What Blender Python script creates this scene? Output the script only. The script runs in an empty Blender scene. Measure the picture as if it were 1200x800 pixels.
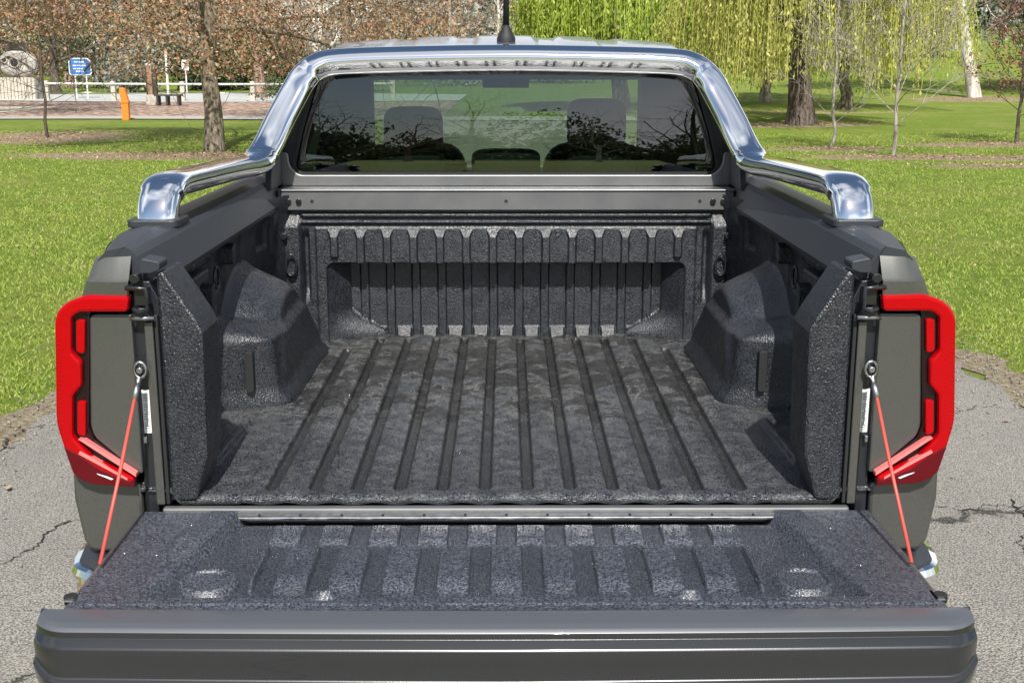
import bpy, bmesh, math, random
import numpy as np
from mathutils import Vector, Matrix
R = math.radians
random.seed(7); rng = np.random.default_rng(7)
sc = bpy.context.scene
C = sc.collection

# ------------------------------------------------------------------ camera
cam_d = bpy.data.cameras.new('camera'); cam = bpy.data.objects.new('camera', cam_d); C.objects.link(cam)
cam.location = (0, -2.543, 1.765)
cam.rotation_euler = (R(90 - 13.26), 0, R(0) - 7 / 1400)
cam_d.sensor_width = 36; cam_d.lens = 36 * 1400 / 1200
cam_d.clip_start = 0.05; cam_d.clip_end = 2000
sc.camera = cam

# ------------------------------------------------------------------ light
SUN_EL, SUN_AZ = 47.0, 4.0          # degrees; azimuth measured from straight behind the camera towards the right
w = bpy.data.worlds.new('World'); sc.world = w; w.use_nodes = True
nt = w.node_tree; nt.nodes.clear()
out = nt.nodes.new('ShaderNodeOutputWorld'); bg = nt.nodes.new('ShaderNodeBackground')
sky = nt.nodes.new('ShaderNodeTexSky'); sky.sky_type = 'NISHITA'; sky.sun_disc = False
sky.sun_elevation = R(SUN_EL); sky.sun_rotation = R(180 - SUN_AZ); sky.air_density = 1.1; sky.dust_density = 0.6
tc = nt.nodes.new('ShaderNodeTexCoord'); mp = nt.nodes.new('ShaderNodeMapping'); mp.inputs['Scale'].default_value = (1, 1, 2.4)
ns = nt.nodes.new('ShaderNodeTexNoise'); ns.inputs['Scale'].default_value = .9; ns.inputs['Detail'].default_value = 2.5; ns.inputs['Roughness'].default_value = .5
cr = nt.nodes.new('ShaderNodeValToRGB'); cr.color_ramp.elements[0].position = .46; cr.color_ramp.elements[1].position = .66
mx = nt.nodes.new('ShaderNodeMixRGB'); mx.inputs[2].default_value = (13, 13.3, 13.8, 1)
L = nt.links.new
L(tc.outputs['Generated'], mp.inputs[0]); L(mp.outputs[0], ns.inputs['Vector']); L(ns.outputs['Fac'], cr.inputs[0])
L(cr.outputs[0], mx.inputs[0]); L(sky.outputs[0], mx.inputs[1]); L(mx.outputs[0], bg.inputs[0]); L(bg.outputs[0], out.inputs[0])
bg.inputs[1].default_value = 0.065
sd = bpy.data.lights.new('sun', 'SUN'); so = bpy.data.objects.new('sun', sd); C.objects.link(so)
sd.energy = 5.0; sd.angle = R(.6); sd.color = (1, .965, .90)
az = R(SUN_AZ); el = R(SUN_EL)
tosun = Vector((math.sin(az) * math.cos(el), -math.cos(az) * math.cos(el), math.sin(el)))
so.rotation_euler = tosun.to_track_quat('Z', 'Y').to_euler(); so.location = (4, -10, 20)
sc.view_settings.view_transform = 'Standard'; sc.view_settings.look = 'None'
sc.view_settings.exposure = 0.58; sc.view_settings.gamma = 1
sc.cycles.max_bounces = 8; sc.cycles.transparent_max_bounces = 12

# ------------------------------------------------------------------ materials
def mat(name, col=(.5, .5, .5), rough=.5, metal=0, spec=.5, coat=0, noise=None, bump=None, col2=None, emis=None, trans=0):
    """noise=(scale, detail, lo, hi) mixes col->col2 ; bump=(scale, strength, dist, kind)"""
    m = bpy.data.materials.new(name); m.use_nodes = True
    n = m.node_tree; b = n.nodes['Principled BSDF']; l = n.links.new
    b.inputs['Base Color'].default_value = (*col, 1); b.inputs['Roughness'].default_value = rough
    b.inputs['Metallic'].default_value = metal; b.inputs['Specular IOR Level'].default_value = spec
    b.inputs['Coat Weight'].default_value = coat; b.inputs['Coat Roughness'].default_value = .04
    b.inputs['Transmission Weight'].default_value = trans
    g = n.nodes.new('ShaderNodeNewGeometry')
    m['g'] = 1
    if noise:
        t = n.nodes.new('ShaderNodeTexNoise'); t.inputs['Scale'].default_value = noise[0]; t.inputs['Detail'].default_value = noise[1]
        r = n.nodes.new('ShaderNodeValToRGB'); r.color_ramp.elements[0].position = noise[2]; r.color_ramp.elements[1].position = noise[3]
        r.color_ramp.elements[0].color = (*col, 1); r.color_ramp.elements[1].color = (*col2, 1)
        l(g.outputs['Position'], t.inputs['Vector']); l(t.outputs['Fac'], r.inputs[0]); l(r.outputs[0], b.inputs['Base Color'])
    if bump:
        t = n.nodes.new('ShaderNodeTexNoise'); t.inputs['Scale'].default_value = bump[0]; t.inputs['Detail'].default_value = 3
        bp = n.nodes.new('ShaderNodeBump'); bp.inputs['Strength'].default_value = bump[1]; bp.inputs['Distance'].default_value = bump[2]
        l(g.outputs['Position'], t.inputs['Vector']); l(t.outputs['Fac'], bp.inputs['Height']); l(bp.outputs[0], b.inputs['Normal'])
    return m

class NB:
    """tiny node helper"""
    def __init__(s, m): s.m = m; s.n = m.node_tree.nodes; s.l = m.node_tree.links.new; s.b = s.n['Principled BSDF']; s.g = s.n.new('ShaderNodeNewGeometry')
    def noise(s, scale, detail=3, rough=.5, vec=None, dist=0):
        t = s.n.new('ShaderNodeTexNoise'); t.inputs['Scale'].default_value = scale; t.inputs['Detail'].default_value = detail
        t.inputs['Roughness'].default_value = rough; t.inputs['Distortion'].default_value = dist
        s.l(vec or s.g.outputs['Position'], t.inputs['Vector']); return t.outputs['Fac']
    def vor(s, scale, feature='F1', vec=None):
        t = s.n.new('ShaderNodeTexVoronoi'); t.inputs['Scale'].default_value = scale; t.feature = feature
        s.l(vec or s.g.outputs['Position'], t.inputs['Vector']); return t.outputs['Distance']
    def ramp(s, fac, stops):
        r = s.n.new('ShaderNodeValToRGB'); e = r.color_ramp.elements
        while len(e) < len(stops): e.new(.5)
        for k, (p, c) in enumerate(stops):
            e[k].position = p; e[k].color = (c, c, c, 1) if isinstance(c, (int, float)) else (*c, 1)
        s.l(fac, r.inputs[0]); return r.outputs[0]
    def mix(s, fac, a, b, mode='MIX'):
        r = s.n.new('ShaderNodeMixRGB'); r.blend_type = mode
        for k, v in enumerate((fac, a, b)):
            if isinstance(v, (int, float)): r.inputs[k].default_value = v if k == 0 else (v, v, v, 1)
            elif isinstance(v, tuple): r.inputs[k].default_value = (*v, 1)
            else: s.l(v, r.inputs[k])
        return r.outputs[0]
    def math(s, op, a, b=0, c=0):
        r = s.n.new('ShaderNodeMath'); r.operation = op
        for k, v in enumerate((a, b, c)):
            if isinstance(v, (int, float)): r.inputs[k].default_value = v
            else: s.l(v, r.inputs[k])
        return r.outputs[0]
    def xyz(s, vec=None):
        r = s.n.new('ShaderNodeSeparateXYZ'); s.l(vec or s.g.outputs['Position'], r.inputs[0]); return r.outputs
    def bump(s, h, strength, dist, normal=None):
        r = s.n.new('ShaderNodeBump'); r.inputs['Strength'].default_value = strength; r.inputs['Distance'].default_value = dist
        s.l(h, r.inputs['Height'])
        if normal: s.l(normal, r.inputs['Normal'])
        return r.outputs[0]

def leafmat(name, cols, rough=.55, transl=.35):
    m = mat(name, cols[0], rough); k = NB(m)
    st = [(i / max(1, len(cols) - 1), c) for i, c in enumerate(cols)]
    c = k.ramp(k.g.outputs['Random Per Island'], st)
    k.l(c, k.b.inputs['Base Color'])
    if transl:
        t = k.n.new('ShaderNodeBsdfTranslucent'); k.l(c, t.inputs['Color'])
        mxs = k.n.new('ShaderNodeMixShader'); mxs.inputs[0].default_value = transl
        o = k.n['Material Output']; k.l(k.b.outputs[0], mxs.inputs[1]); k.l(t.outputs[0], mxs.inputs[2]); k.l(mxs.outputs[0], o.inputs['Surface'])
    return m

# truck paint
M_paint = mat('paint', (.09, .09, .085), .36, .55, .5, .8)
k = NB(M_paint); fl = k.noise(900, 2); k.l(k.ramp(fl, [(.35, (.075, .076, .070)), (.7, (.125, .126, .116))]), k.b.inputs['Base Color'])
M_roof = mat('roof_sky_sheen', (.10, .125, .165), .30, .2, .8, .6)  # lighter and bluer than the body: sky sheen painted into the roof colour
M_jamb = mat('jamb_black', (.012, .014, .018), .35, 0, .5, .3, bump=(60, .15, .002))
M_satin = mat('satin_grey', (.19, .19, .19), .42, .6, .5, .3, noise=(7, 5, .4, .7), col2=(.145, .15, .155))
M_plastic = mat('rail_plastic', (.022, .025, .031), .46, 0, .6, 0, bump=(420, .25, .001))
M_gcap = mat('gate_cap', (.020, .021, .023), .27, .2, .6, .7, bump=(500, .15, .0006))
M_chrome = mat('chrome', (.93, .94, .95), .035, 1)
M_steel = mat('steel', (.5, .5, .5), .3, 1, noise=(60, 4, .4, .7), col2=(.3, .3, .3))
M_blackmetal = mat('black_metal', (.02, .02, .022), .3, .4, .6, .4)
M_rubber = mat('rubber', (.012, .012, .013), .65)
M_tyre = mat('tyre', (.02, .02, .02), .85, bump=(80, .4, .003))
M_cable = mat('cable_red', (.46, .075, .06), .45, 0, .4, 0)
M_red = mat('lamp_red', (.34, .0008, .003), .12, 0, .15, .15)
k = NB(M_red); x, y, z = k.xyz(); wv = k.math('SINE', k.math('MULTIPLY', z, 900)); k.l(k.bump(wv, .12, .0005), k.b.inputs['Normal'])
M_red2 = mat('lamp_red_dark', (.15, .002, .004), .12, 0, .8, 1)
M_red3 = mat('lamp_red_deep', (.085, .001, .004), .25, 0, .3, .15)
M_lampblack = mat('lamp_housing', (.010, .002, .003), .2, 0, .4, .2)
M_pink = mat('lamp_strip', (.75, .18, .17), .15, 0, .8, 1)
M_label = mat('sticker', (.75, .75, .73), .5)
M_ink = mat('ink', (.12, .12, .12), .5)
M_seat = mat('seat_fabric', (.012, .012, .013), .7, bump=(300, .3, .002))
M_trim = mat('cab_trim', (.010, .010, .011), .6)

def linermat(name, base, hi, floor, sc_=1.0, bd=.003):
    m = mat(name, base, .42, 0, .75); k = NB(m); x, y, z = k.xyz()
    sp = k.noise(120 * sc_, 2, .6); sp2 = k.vor(150 * sc_); fine = k.noise(330, 2)
    big = k.noise(8.5, 5, .6, dist=.4); med = k.noise(26, 4, .6)
    c = k.mix(k.ramp(k.math('ADD', k.math('MULTIPLY', sp, .6), k.math('MULTIPLY', fine, .4)), [(.43, 0), (.60, 1)]), base, hi)
    c = k.mix(k.ramp(k.noise(3, 4), [(.35, .35), (.6, 0)]), c, base)
    rg = k.ramp(med, [(.4, .28), (.6, .46)])
    if floor == 2:                                            # darker low down between the ribs of the gate
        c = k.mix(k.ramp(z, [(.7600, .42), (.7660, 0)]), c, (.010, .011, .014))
    if floor == 1:
        ym = k.ramp(k.math('MULTIPLY', y, .6), [(.28, .0), (.62, 1)])
        q = k.math('ADD', big, k.math('MULTIPLY', k.math('SUBTRACT', med, .5), .25))
        wetm = k.math('MULTIPLY', k.ramp(k.math('ADD', q, k.math('MULTIPLY', ym, .07)), [(.535, 0), (.552, 1)]), k.ramp(ym, [(.1, .25), (.5, 1)]))
        rim = k.ramp(k.math('ADD', q, k.math('MULTIPLY', ym, .05)), [(.49, 0), (.530, 1), (.558, 0)])
        c = k.mix(k.math('MULTIPLY', rim, k.math('MULTIPLY', ym, k.ramp(fine, [(.4, .0), (.6, .8)]))), c, (.32, .31, .28))
        c = k.mix(k.math('MULTIPLY', wetm, .85), c, (.014, .014, .014))
        grm = k.ramp(z, [(.7935, 1), (.7975, 0)])                       # darker below the lips of the channels
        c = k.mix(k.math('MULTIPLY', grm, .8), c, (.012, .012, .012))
        du = k.math('MULTIPLY', k.ramp(z, [(.7965, 0), (.7985, 1), (.8005, .15)]), k.ramp(med, [(.45, 0), (.6, .7)]))
        c = k.mix(du, c, (.24, .235, .22))
        rg = k.mix(wetm, rg, .16)
    k.l(rg, k.b.inputs['Roughness'])
    k.l(c, k.b.inputs['Base Color'])
    h = k.math('ADD', k.math('ADD', sp, k.math('MULTIPLY', fine, .3)), k.math('MULTIPLY', sp2, -.5))
    k.l(k.bump(h, .9, bd), k.b.inputs['Normal'])
    return m
M_liner = linermat('bed_liner', (.002, .003, .005), (.030, .034, .042), 0, 1.7, .0020)
M_floor = linermat('bed_floor_liner', (.003, .0035, .005), (.088, .095, .108), 1, 1.5, .0020)
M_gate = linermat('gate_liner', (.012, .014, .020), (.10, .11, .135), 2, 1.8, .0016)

def glassmat(name, tint, refl):
    m = bpy.data.materials.new(name); m.use_nodes = True; n = m.node_tree; n.nodes.clear(); l = n.links.new
    o = n.nodes.new('ShaderNodeOutputMaterial'); t = n.nodes.new('ShaderNodeBsdfTransparent'); t.inputs[0].default_value = (*tint, 1)
    g = n.nodes.new('ShaderNodeBsdfGlossy'); g.inputs['Roughness'].default_value = .0; g.inputs[0].default_value = (1, 1, 1, 1)
    f = n.nodes.new('ShaderNodeFresnel'); f.inputs[0].default_value = refl
    mxs = n.nodes.new('ShaderNodeMixShader'); l(f.outputs[0], mxs.inputs[0]); l(t.outputs[0], mxs.inputs[1]); l(g.outputs[0], mxs.inputs[2]); l(mxs.outputs[0], o.inputs[0])
    return m
M_glass = glassmat('privacy_glass', (.27, .37, .28), 1.95)
M_clear = glassmat('windscreen_glass', (.90, .96, .90), 1.3)
M_dark_glass = mat('side_glass', (.01, .012, .013), .03, 0, .8, 1)

# ------------------------------------------------------------------ mesh helpers
def link(name, me, parent=None, m=None, smooth=False):
    o = bpy.data.objects.new(name, me); C.objects.link(o)
    if m is not None:
        me.materials.clear(); me.materials.append(m)
    if smooth is True: me.polygons.foreach_set('use_smooth', [True] * len(me.polygons))
    if parent: o.parent = parent
    return o
def mesh(name, V, F, m, parent=None, smooth=False):
    me = bpy.data.meshes.new(name); me.from_pydata([tuple(map(float, v)) for v in V], [], [tuple(map(int, f)) for f in F]); me.update()
    return link(name, me, parent, m, smooth)
def fastmesh(name, V, Fq, m, parent=None, smooth=False):
    V = np.asarray(V, np.float32); Fq = np.asarray(Fq, np.int32); nf, k = Fq.shape
    me = bpy.data.meshes.new(name); me.vertices.add(len(V)); me.vertices.foreach_set('co', V.ravel())
    me.loops.add(nf * k); me.loops.foreach_set('vertex_index', Fq.ravel())
    me.polygons.add(nf); me.polygons.foreach_set('loop_start', np.arange(0, nf * k, k, dtype=np.int32)); me.polygons.foreach_set('loop_total', np.full(nf, k, np.int32))
    me.update(calc_edges=True); me.validate()
    return link(name, me, parent, m, smooth)
def grid(name, fn, u, v, m, parent=None, flip=False, smooth=True):
    U, V = np.meshgrid(u, v, indexing='ij'); X, Y, Z = fn(U, V)
    P = np.stack([X + 0 * U, Y + 0 * U, Z + 0 * U], -1).reshape(-1, 3); nu, nv = len(u), len(v)
    i = np.arange(nu - 1)[:, None] * nv + np.arange(nv - 1)[None, :]; i = i.ravel()
    F = np.stack([i, i + nv, i + nv + 1, i + 1], -1)
    if flip: F = F[:, ::-1]
    return fastmesh(name, P, F, m, parent, smooth)
def ss(a, b, t): t = np.clip((t - a) / (b - a), 0, 1); return t * t * (3 - 2 * t)
def bevel(o, wdt=.003, seg=2, ang=35):
    b = o.modifiers.new('b', 'BEVEL'); b.width = wdt; b.segments = seg; b.limit_method = 'ANGLE'; b.angle_limit = R(ang)
    return o
def box(name, lo, hi, m, parent=None, bev=.003):
    x0, y0, z0 = lo; x1, y1, z1 = hi
    V = [(x0, y0, z0), (x1, y0, z0), (x1, y1, z0), (x0, y1, z0), (x0, y0, z1), (x1, y0, z1), (x1, y1, z1), (x0, y1, z1)]
    F = [(0, 3, 2, 1), (4, 5, 6, 7), (0, 1, 5, 4), (1, 2, 6, 5), (2, 3, 7, 6), (3, 0, 4, 7)]
    o = mesh(name, V, F, m, parent)
    return bevel(o, bev) if bev else o
def prism(name, pts, a, b, m, parent=None, axis='y', bev=.003, smooth=False):
    """closed polygon pts in the two other axes, extruded a..b along axis"""
    def mk(p, t): return {'y': (p[0], t, p[1]), 'x': (t, p[0], p[1]), 'z': (p[0], p[1], t)}[axis]
    n = len(pts); V = [mk(p, a) for p in pts] + [mk(p, b) for p in pts]
    ar = sum(pts[i][0] * pts[(i + 1) % n][1] - pts[(i + 1) % n][0] * pts[i][1] for i in range(n))
    F = [tuple(range(n)), tuple(range(2 * n - 1, n - 1, -1))] + [((i + 1) % n, i, n + i, n + (i + 1) % n) for i in range(n)]
    if (ar < 0) != (axis in 'xz' and False): F = [f[::-1] for f in F]
    if axis != 'y': pass
    o = mesh(name, V, F, m, parent)
    bm = bmesh.new(); bm.from_mesh(o.data); bmesh.ops.recalc_face_normals(bm, faces=bm.faces); bm.to_mesh(o.data); bm.free()
    return bevel(o, bev) if bev else o
def mir(pts): return [(-p[0], *p[1:]) for p in pts][::-1]
def rounded(pts, r, n=5):
    """round the corners of a 2D polygon; r scalar or list"""
    out = []; N = len(pts)
    for i, p in enumerate(pts):
        ri = r[i] if isinstance(r, (list, tuple)) else r
        p = Vector(p); a = Vector(pts[i - 1]) - p; b = Vector(pts[(i + 1) % N]) - p
        if ri <= 0: out.append(tuple(p)); continue
        ri2 = min(ri, a.length * .45, b.length * .45); A = p + a.normalized() * ri2; B = p + b.normalized() * ri2
        for k in range(n + 1):
            t = k / n; out.append(tuple((1 - t) ** 2 * A + 2 * t * (1 - t) * p + t * t * B))
    return out
def tube_vf(path, rad, n=8, sec=None, up=None, closed=False):
    P = [Vector(p) for p in path]; V = []; F = []
    N = len(P); rad = rad if hasattr(rad, '__len__') else [rad] * N
    nrm = None
    for i in range(N):
        if closed: t = (P[(i + 1) % N] - P[i - 1])
        else: t = (P[min(i + 1, N - 1)] - P[max(i - 1, 0)])
        t.normalize()
        if nrm is None:
            ref = Vector(up) if up else (Vector((0, 0, 1)) if abs(t.z) < .9 else Vector((1, 0, 0)))
            nrm = (ref - t * ref.dot(t)).normalized()
        else: nrm = (nrm - t * nrm.dot(t)).normalized()
        bn = t.cross(nrm)
        for k in range(n):
            a = 2 * math.pi * k / n; ca, sa = math.cos(a), math.sin(a)
            if sec: e = sec[2]; ca = math.copysign(abs(ca) ** e, ca) * sec[0]; sa = math.copysign(abs(sa) ** e, sa) * sec[1]; v = P[i] + (nrm * sa + bn * ca) * rad[i]
            else: v = P[i] + (nrm * sa + bn * ca) * rad[i]
            V.append(v)
    for i in range(N if closed else N - 1):
        for k in range(n):
            a = i * n; b = ((i + 1) % N) * n; F.append((a + k, a + (k + 1) % n, b + (k + 1) % n, b + k))
    if not closed: F.append(tuple(range(n))[::-1]); F.append(tuple(range((N - 1) * n, N * n)))
    return V, F
def tube(name, path, rad, m, parent=None, n=10, sec=None, up=None, closed=False):
    V, F = tube_vf(path, rad, n, sec, up, closed); return mesh(name, V, F, m, parent, True)
def spline(pts, n=8):
    P = [Vector(p) for p in pts]; out = []
    for i in range(len(P) - 1):
        p0 = P[max(i - 1, 0)]; p1 = P[i]; p2 = P[i + 1]; p3 = P[min(i + 2, len(P) - 1)]
        for k in range(n):
            t = k / n; out.append(.5 * ((2 * p1) + (-p0 + p2) * t + (2 * p0 - 5 * p1 + 4 * p2 - p3) * t * t + (-p0 + 3 * p1 - 3 * p2 + p3) * t ** 3))
    out.append(P[-1]); return out
def cyl(name, c, r, h, m, parent=None, axis='z', n=20, bev=.002):
    V = []; F = []
    for t in (0, h):
        for k in range(n):
            a = 2 * math.pi * k / n; u, v = r * math.cos(a), r * math.sin(a)
            V.append({'z': (c[0] + u, c[1] + v, c[2] + t), 'y': (c[0] + u, c[1] + t, c[2] + v), 'x': (c[0] + t, c[1] + u, c[2] + v)}[axis])
    F = [tuple(range(n))[::-1], tuple(range(n, 2 * n))] + [(k, (k + 1) % n, n + (k + 1) % n, n + k) for k in range(n)]
    if axis == 'y': F = [f[::-1] for f in F]
    o = mesh(name, V, F, m, parent); return bevel(o, bev) if bev else o
def lathe(name, prof, c, m, parent=None, n=28, axis='z'):
    V = []; F = []
    for r, h in prof:
        for k in range(n):
            a = 2 * math.pi * k / n; u, v = r * math.cos(a), r * math.sin(a)
            V.append((c[0] + u, c[1] + v, c[2] + h) if axis == 'z' else (c[0] + h, c[1] + u, c[2] + v))
    for i in range(len(prof) - 1):
        for k in range(n): F.append((i * n + k, i * n + (k + 1) % n, (i + 1) * n + (k + 1) % n, (i + 1) * n + k))
    return mesh(name, V, F, m, parent, True)
def thing(name, label, cat, loc=(0, 0, 0), rz=0, group=None):
    o = bpy.data.objects.new(name, None); C.objects.link(o); o.location = loc; o.rotation_euler = (0, 0, rz)
    o.empty_display_size = .3; o['label'] = label; o['category'] = cat
    if group: o['group'] = group
    return o
def tag(o, label=None, cat=None, group=None, kind=None):
    for k_, v_ in (('label', label), ('category', cat), ('group', group), ('kind', kind)):
        if v_: o[k_] = v_
    return o

# ------------------------------------------------------------------ pickup truck
T = thing('pickup_truck', 'dark grey dual-cab pickup with lowered tailgate, black lined tray and chrome sports bar', 'pickup truck')

# --- bed floor: moulded liner with long channels
GX = [-.545 + .0991 * i for i in range(12)]
def floor_fn(X, Y):
    Z = np.full_like(X, .80)
    g = np.zeros_like(X)
    for i, gx in enumerate(GX):
        y1 = 1.455 if i in (0, 11) else 1.60
        d = np.abs(X - gx)
        endr = np.maximum(.085 - Y, 0) + np.maximum(Y - y1, 0)
        d = np.sqrt(d ** 2 + endr ** 2)
        g = np.maximum(g, 1 - ss(.0105, .0165, d))
    Z = Z - .015 * g
    Z = Z + .0025 * np.cos((X - GX[0]) / .0991 * 2 * math.pi + math.pi) * (np.abs(X) < .6)
    for s in (-1, 1):                                     # raised ribs behind the wheel arches
        d = np.sqrt((X - s * .712 - s * .03 * (.4 - Y)) ** 2 + (np.maximum(.25 - Y, 0) + np.maximum(Y - .58, 0)) ** 2)
        Z = Z + .015 * (1 - ss(.007, .015, d))
        Z = Z + .030 * ss(.775, .825, s * X) ** 2 * ss(0, .2, Y) + .03 * ss(.725, .76, s * X) ** 2 * ss(.12, .05, Y)
    Z = Z + .004 * ss(.065, .05, Y) - .014 * ss(.028, .0, Y)
    Z = Z + .002 * np.sin(X * 9 + Y * 4) * np.sin(Y * 7)
    return X, Y, Z
grid('bed_floor', floor_fn, np.linspace(-.825, .825, 560), np.concatenate([np.linspace(0, .12, 24), np.linspace(.13, 1.44, 90), np.linspace(1.445, 1.69, 44)]), M_floor, T)

# --- side walls with moulded wheel arches
def wall_fn(s):
    def fn(Y, Z):
        base = .830 - .045 * ss(1.25, 1.58, Y) - .02 * ss(1.20, 1.30, Z)
        p = .035 * ss(.87, .80, Z)                        # fillet at the floor
        yf = 1.50 - 1.05 * (Z - .80)
        box_in = ss(.672, .782, Y) * ss(1.060, .985, Z) * (1 - ss(yf - .05, yf + .07, Y))
        r = np.sqrt(((Y - 1.10) / 1.06) ** 2 + (Z - .80) ** 2)
        dome = ss(.372, .262, r)
        ta, tb = .172 * box_in, .164 * dome; t = (ta ** 6 + tb ** 6 + 1e-12) ** (1 / 6) - .01; t = np.maximum(t, 0) + .006
        t = t + np.clip((1.0 - Z) / .2, 0, 1) * .014 * np.maximum(box_in, dome)
        t = t + .022 * ss(.86, .80, Z) * np.maximum(box_in, dome) ** .5
        t = t - .016 * ss(1.25, 1.55, Y) * (t > .05)
        p = np.maximum(p, t)
        # front edge blending into the front wall
        p = p + .03 * ss(1.50, 1.60, Y)
        # bulge of upper wall and pressed pockets
        up = ss(1.05, 1.12, Z)
        for (y0, y1, z0, z1, d) in ((.20, .30, 1.08, 1.19, .022), (.36, .43, .98, 1.22, -.020), (.50, .60, 1.02, 1.20, .022), (.46, .64, 1.235, 1.26, -.015), (1.34, 1.42, 1.16, 1.25, .012), (.18, .34, .90, 1.0, .016), (.48, .60, .88, .96, .014)):
            q = ss(y0 - .012, y0 + .006, Y) * ss(y1 + .012, y1 - .006, Y) * ss(z0 - .012, z0 + .006, Z) * ss(z1 + .012, z1 - .006, Z)
            p = p - d * q
        for yb in (.47, .64, .88, 1.10, 1.46):             # pressed upright beads above the arch
            p = p + .007 * (1 - ss(.006, .016, np.abs(Y - yb))) * ss(1.10, 1.14, Z) * ss(1.27, 1.24, Z)
        return s * (base - p), Y, Z
    return fn
for s in (-1, 1):
    grid('bed_side', wall_fn(s), np.concatenate([np.linspace(.04, .68, 120), np.linspace(.683, .785, 50), np.linspace(.79, 1.64, 170)]), np.linspace(.785, 1.315, 150), M_liner, T, flip=(s > 0))
    # rear liner post with sloping top
    pts = [(.757, .795), (.757, 1.316), (.742, 1.322), (.676, 1.215), (.662, 1.185), (.668, .90), (.690, .83), (.70, .797)]
    pts = [(s * a, b) for a, b in pts]
    o = prism('liner_post', pts if s > 0 else pts, .004, .15, M_liner, T, bev=.007)
    # slot in the arch face
    sl = rounded([(s * .712, .850), (s * .712, .968), (s * .735, .968), (s * .735, .850)], .0110, 6)
    prism('arch_slot', sl, .712, .78, M_rubber, T, bev=.0015)

# --- front wall of the bed
def front_fn(X, Z):
    A = np.abs(X); d = np.zeros_like(X)
    # horizontal beads under the header
    for zb in (1.243, 1.220): d -= .012 * (1 - ss(.003, .010, np.abs(Z - zb))) * ss(.715, .70, A)
    # recess under the ledge
    zt = 1.078; Aw = .628
    top = ss(zt + .003, zt - .006, Z)
    rr = np.sqrt(np.maximum(A - (Aw - .03), 0) ** 2 + np.maximum(Z - (zt - .03), 0) ** 2)
    ins = ss(.030, .026, rr) * np.where(Z < zt + .002, 1, 0)
    inner = .553 - .13 * ss(.90, .80, Z) * 1.0                         # where the sloped side panel reaches the back
    side = np.clip((Aw - A) / (Aw - inner), 0, 1)
    side = np.where(side > .985, 1, side * .82)
    rec = .095 * ins * side
    # lower edge of recess widens into chamfer
    k = (X + .596) / .0917; fr = (k - np.round(k)) * .0917; fa = np.abs(fr)
    inr = (A < .64)
    # recess panels: raised pads between narrow channels
    pad = ss(.016, .024, fa) * (A < inner + .0)
    flare = np.clip((.832 - Z) / .035, 0, 1) * pad
    rib2 = ss(.0165, .0125, fa) * (A < inner)
    rec = rec - .012 * rib2 * ins - .030 * flare * ins
    d = d + rec
    # ledge with drafted upright ribs, each with a sloping head
    blk = ss(1.205, 1.195, Z) * ss(.665, .655, A) * (1 - ins)
    d = d - .004 * blk
    zz = np.clip((1.193 - Z) / .024, 0, 1)
    half = .021 - .009 * zz
    rib = ss(half + .003, half - .001, fa) * (A < .63) * np.where(A > .55, ss(1.095, 1.10, Z), 1)
    rib = rib * ((Z < 1.195) & (Z > 1.066))
    d = d - .017 * zz * rib * (1 - ins)
    # outer columns
    d = d - .02 * ss(.70, .72, A) * ss(.80, .76, A) * ss(1.25, 1.2, Z)
    d = d + .018 * (1 - ss(.004, .014, np.abs(A - .695))) * ss(1.20, 1.16, Z) * ss(.93, 1.0, Z)
    return X, 1.575 + d, Z
grid('bed_front_wall', front_fn, np.linspace(-.80, .80, 760), np.concatenate([np.linspace(.785, .84, 34), np.linspace(.843, 1.06, 40), np.linspace(1.062, 1.20, 70), np.linspace(1.202, 1.272, 40)]), M_liner, T, flip=False)

# --- header plate and cab back panel
box('header_plate', (-.782, 1.555, 1.262), (.782, 1.60, 1.327), M_satin, T, .003)
box('header_edge', (-.782, 1.550, 1.327), (.782, 1.70, 1.333), M_satin, T, .002)
for bx_ in (-.745, -.71, .71, .745):
    cyl('header_bolt', (bx_, 1.545, 1.293), .010, .012, M_blackmetal, T, 'y', 12)
for bx_ in (-.665, 0, .665):
    cyl('header_hole', (bx_, 1.5535, 1.293), .006, .004, M_rubber, T, 'y', 10, 0)

# --- rails
for s in (-1, 1):
    ysr = [.024, .03, .06, .12, .20, .30, .45, .9, 1.3, 1.63]
    V = []; F = []
    base = [(.800, 1.262), (.776, 1.270), (.773, 1.282), (.800, 1.350), (.812, 1.364), (.845, 1.371), (.880, 1.371), (.922, 1.362), (.940, 1.343), (.945, 1.300), (.930, 1.292)]
    for y_ in ysr:
        o_ = .056 * (1 - float(ss(0., .32, y_)))
        for (a, b) in base:
            x_ = a - (o_ if a > .87 else o_ * .35 if a > .84 else 0)
            z_ = b
            if y_ < .10 and a < .80: z_ = max(b, 1.300 + (1.282 - 1.300) * y_ / .10) if b < 1.30 else b; 
            if y_ < .10 and a > .9 and b < 1.33: z_ = 1.335 - .035 * max(y_, 0) / .10
            V.append((s * x_, y_, z_))
    n_ = len(base)
    for i in range(len(ysr) - 1):
        for j in range(n_): F.append((i * n_ + j, i * n_ + (j + 1) % n_, (i + 1) * n_ + (j + 1) % n_, (i + 1) * n_ + j))
    F += [tuple(range(n_)), tuple(range((len(ysr) - 1) * n_, len(ysr) * n_))]
    rc = mesh('rail_cap', V, F, M_plastic, T)
    bm = bmesh.new(); bm.from_mesh(rc.data); bmesh.ops.recalc_face_normals(bm, faces=bm.faces); bm.to_mesh(rc.data); bm.free(); bevel(rc, .004, 2, 20)
    for ys in (.12, .55, 1.05):
        prism('rail_slot', [(s * a_, b_) for a_, b_ in ((.7765, 1.290), (.7890, 1.322), (.7955, 1.320), (.783, 1.288))], ys, ys + .024, M_rubber, T, bev=0)
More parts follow.
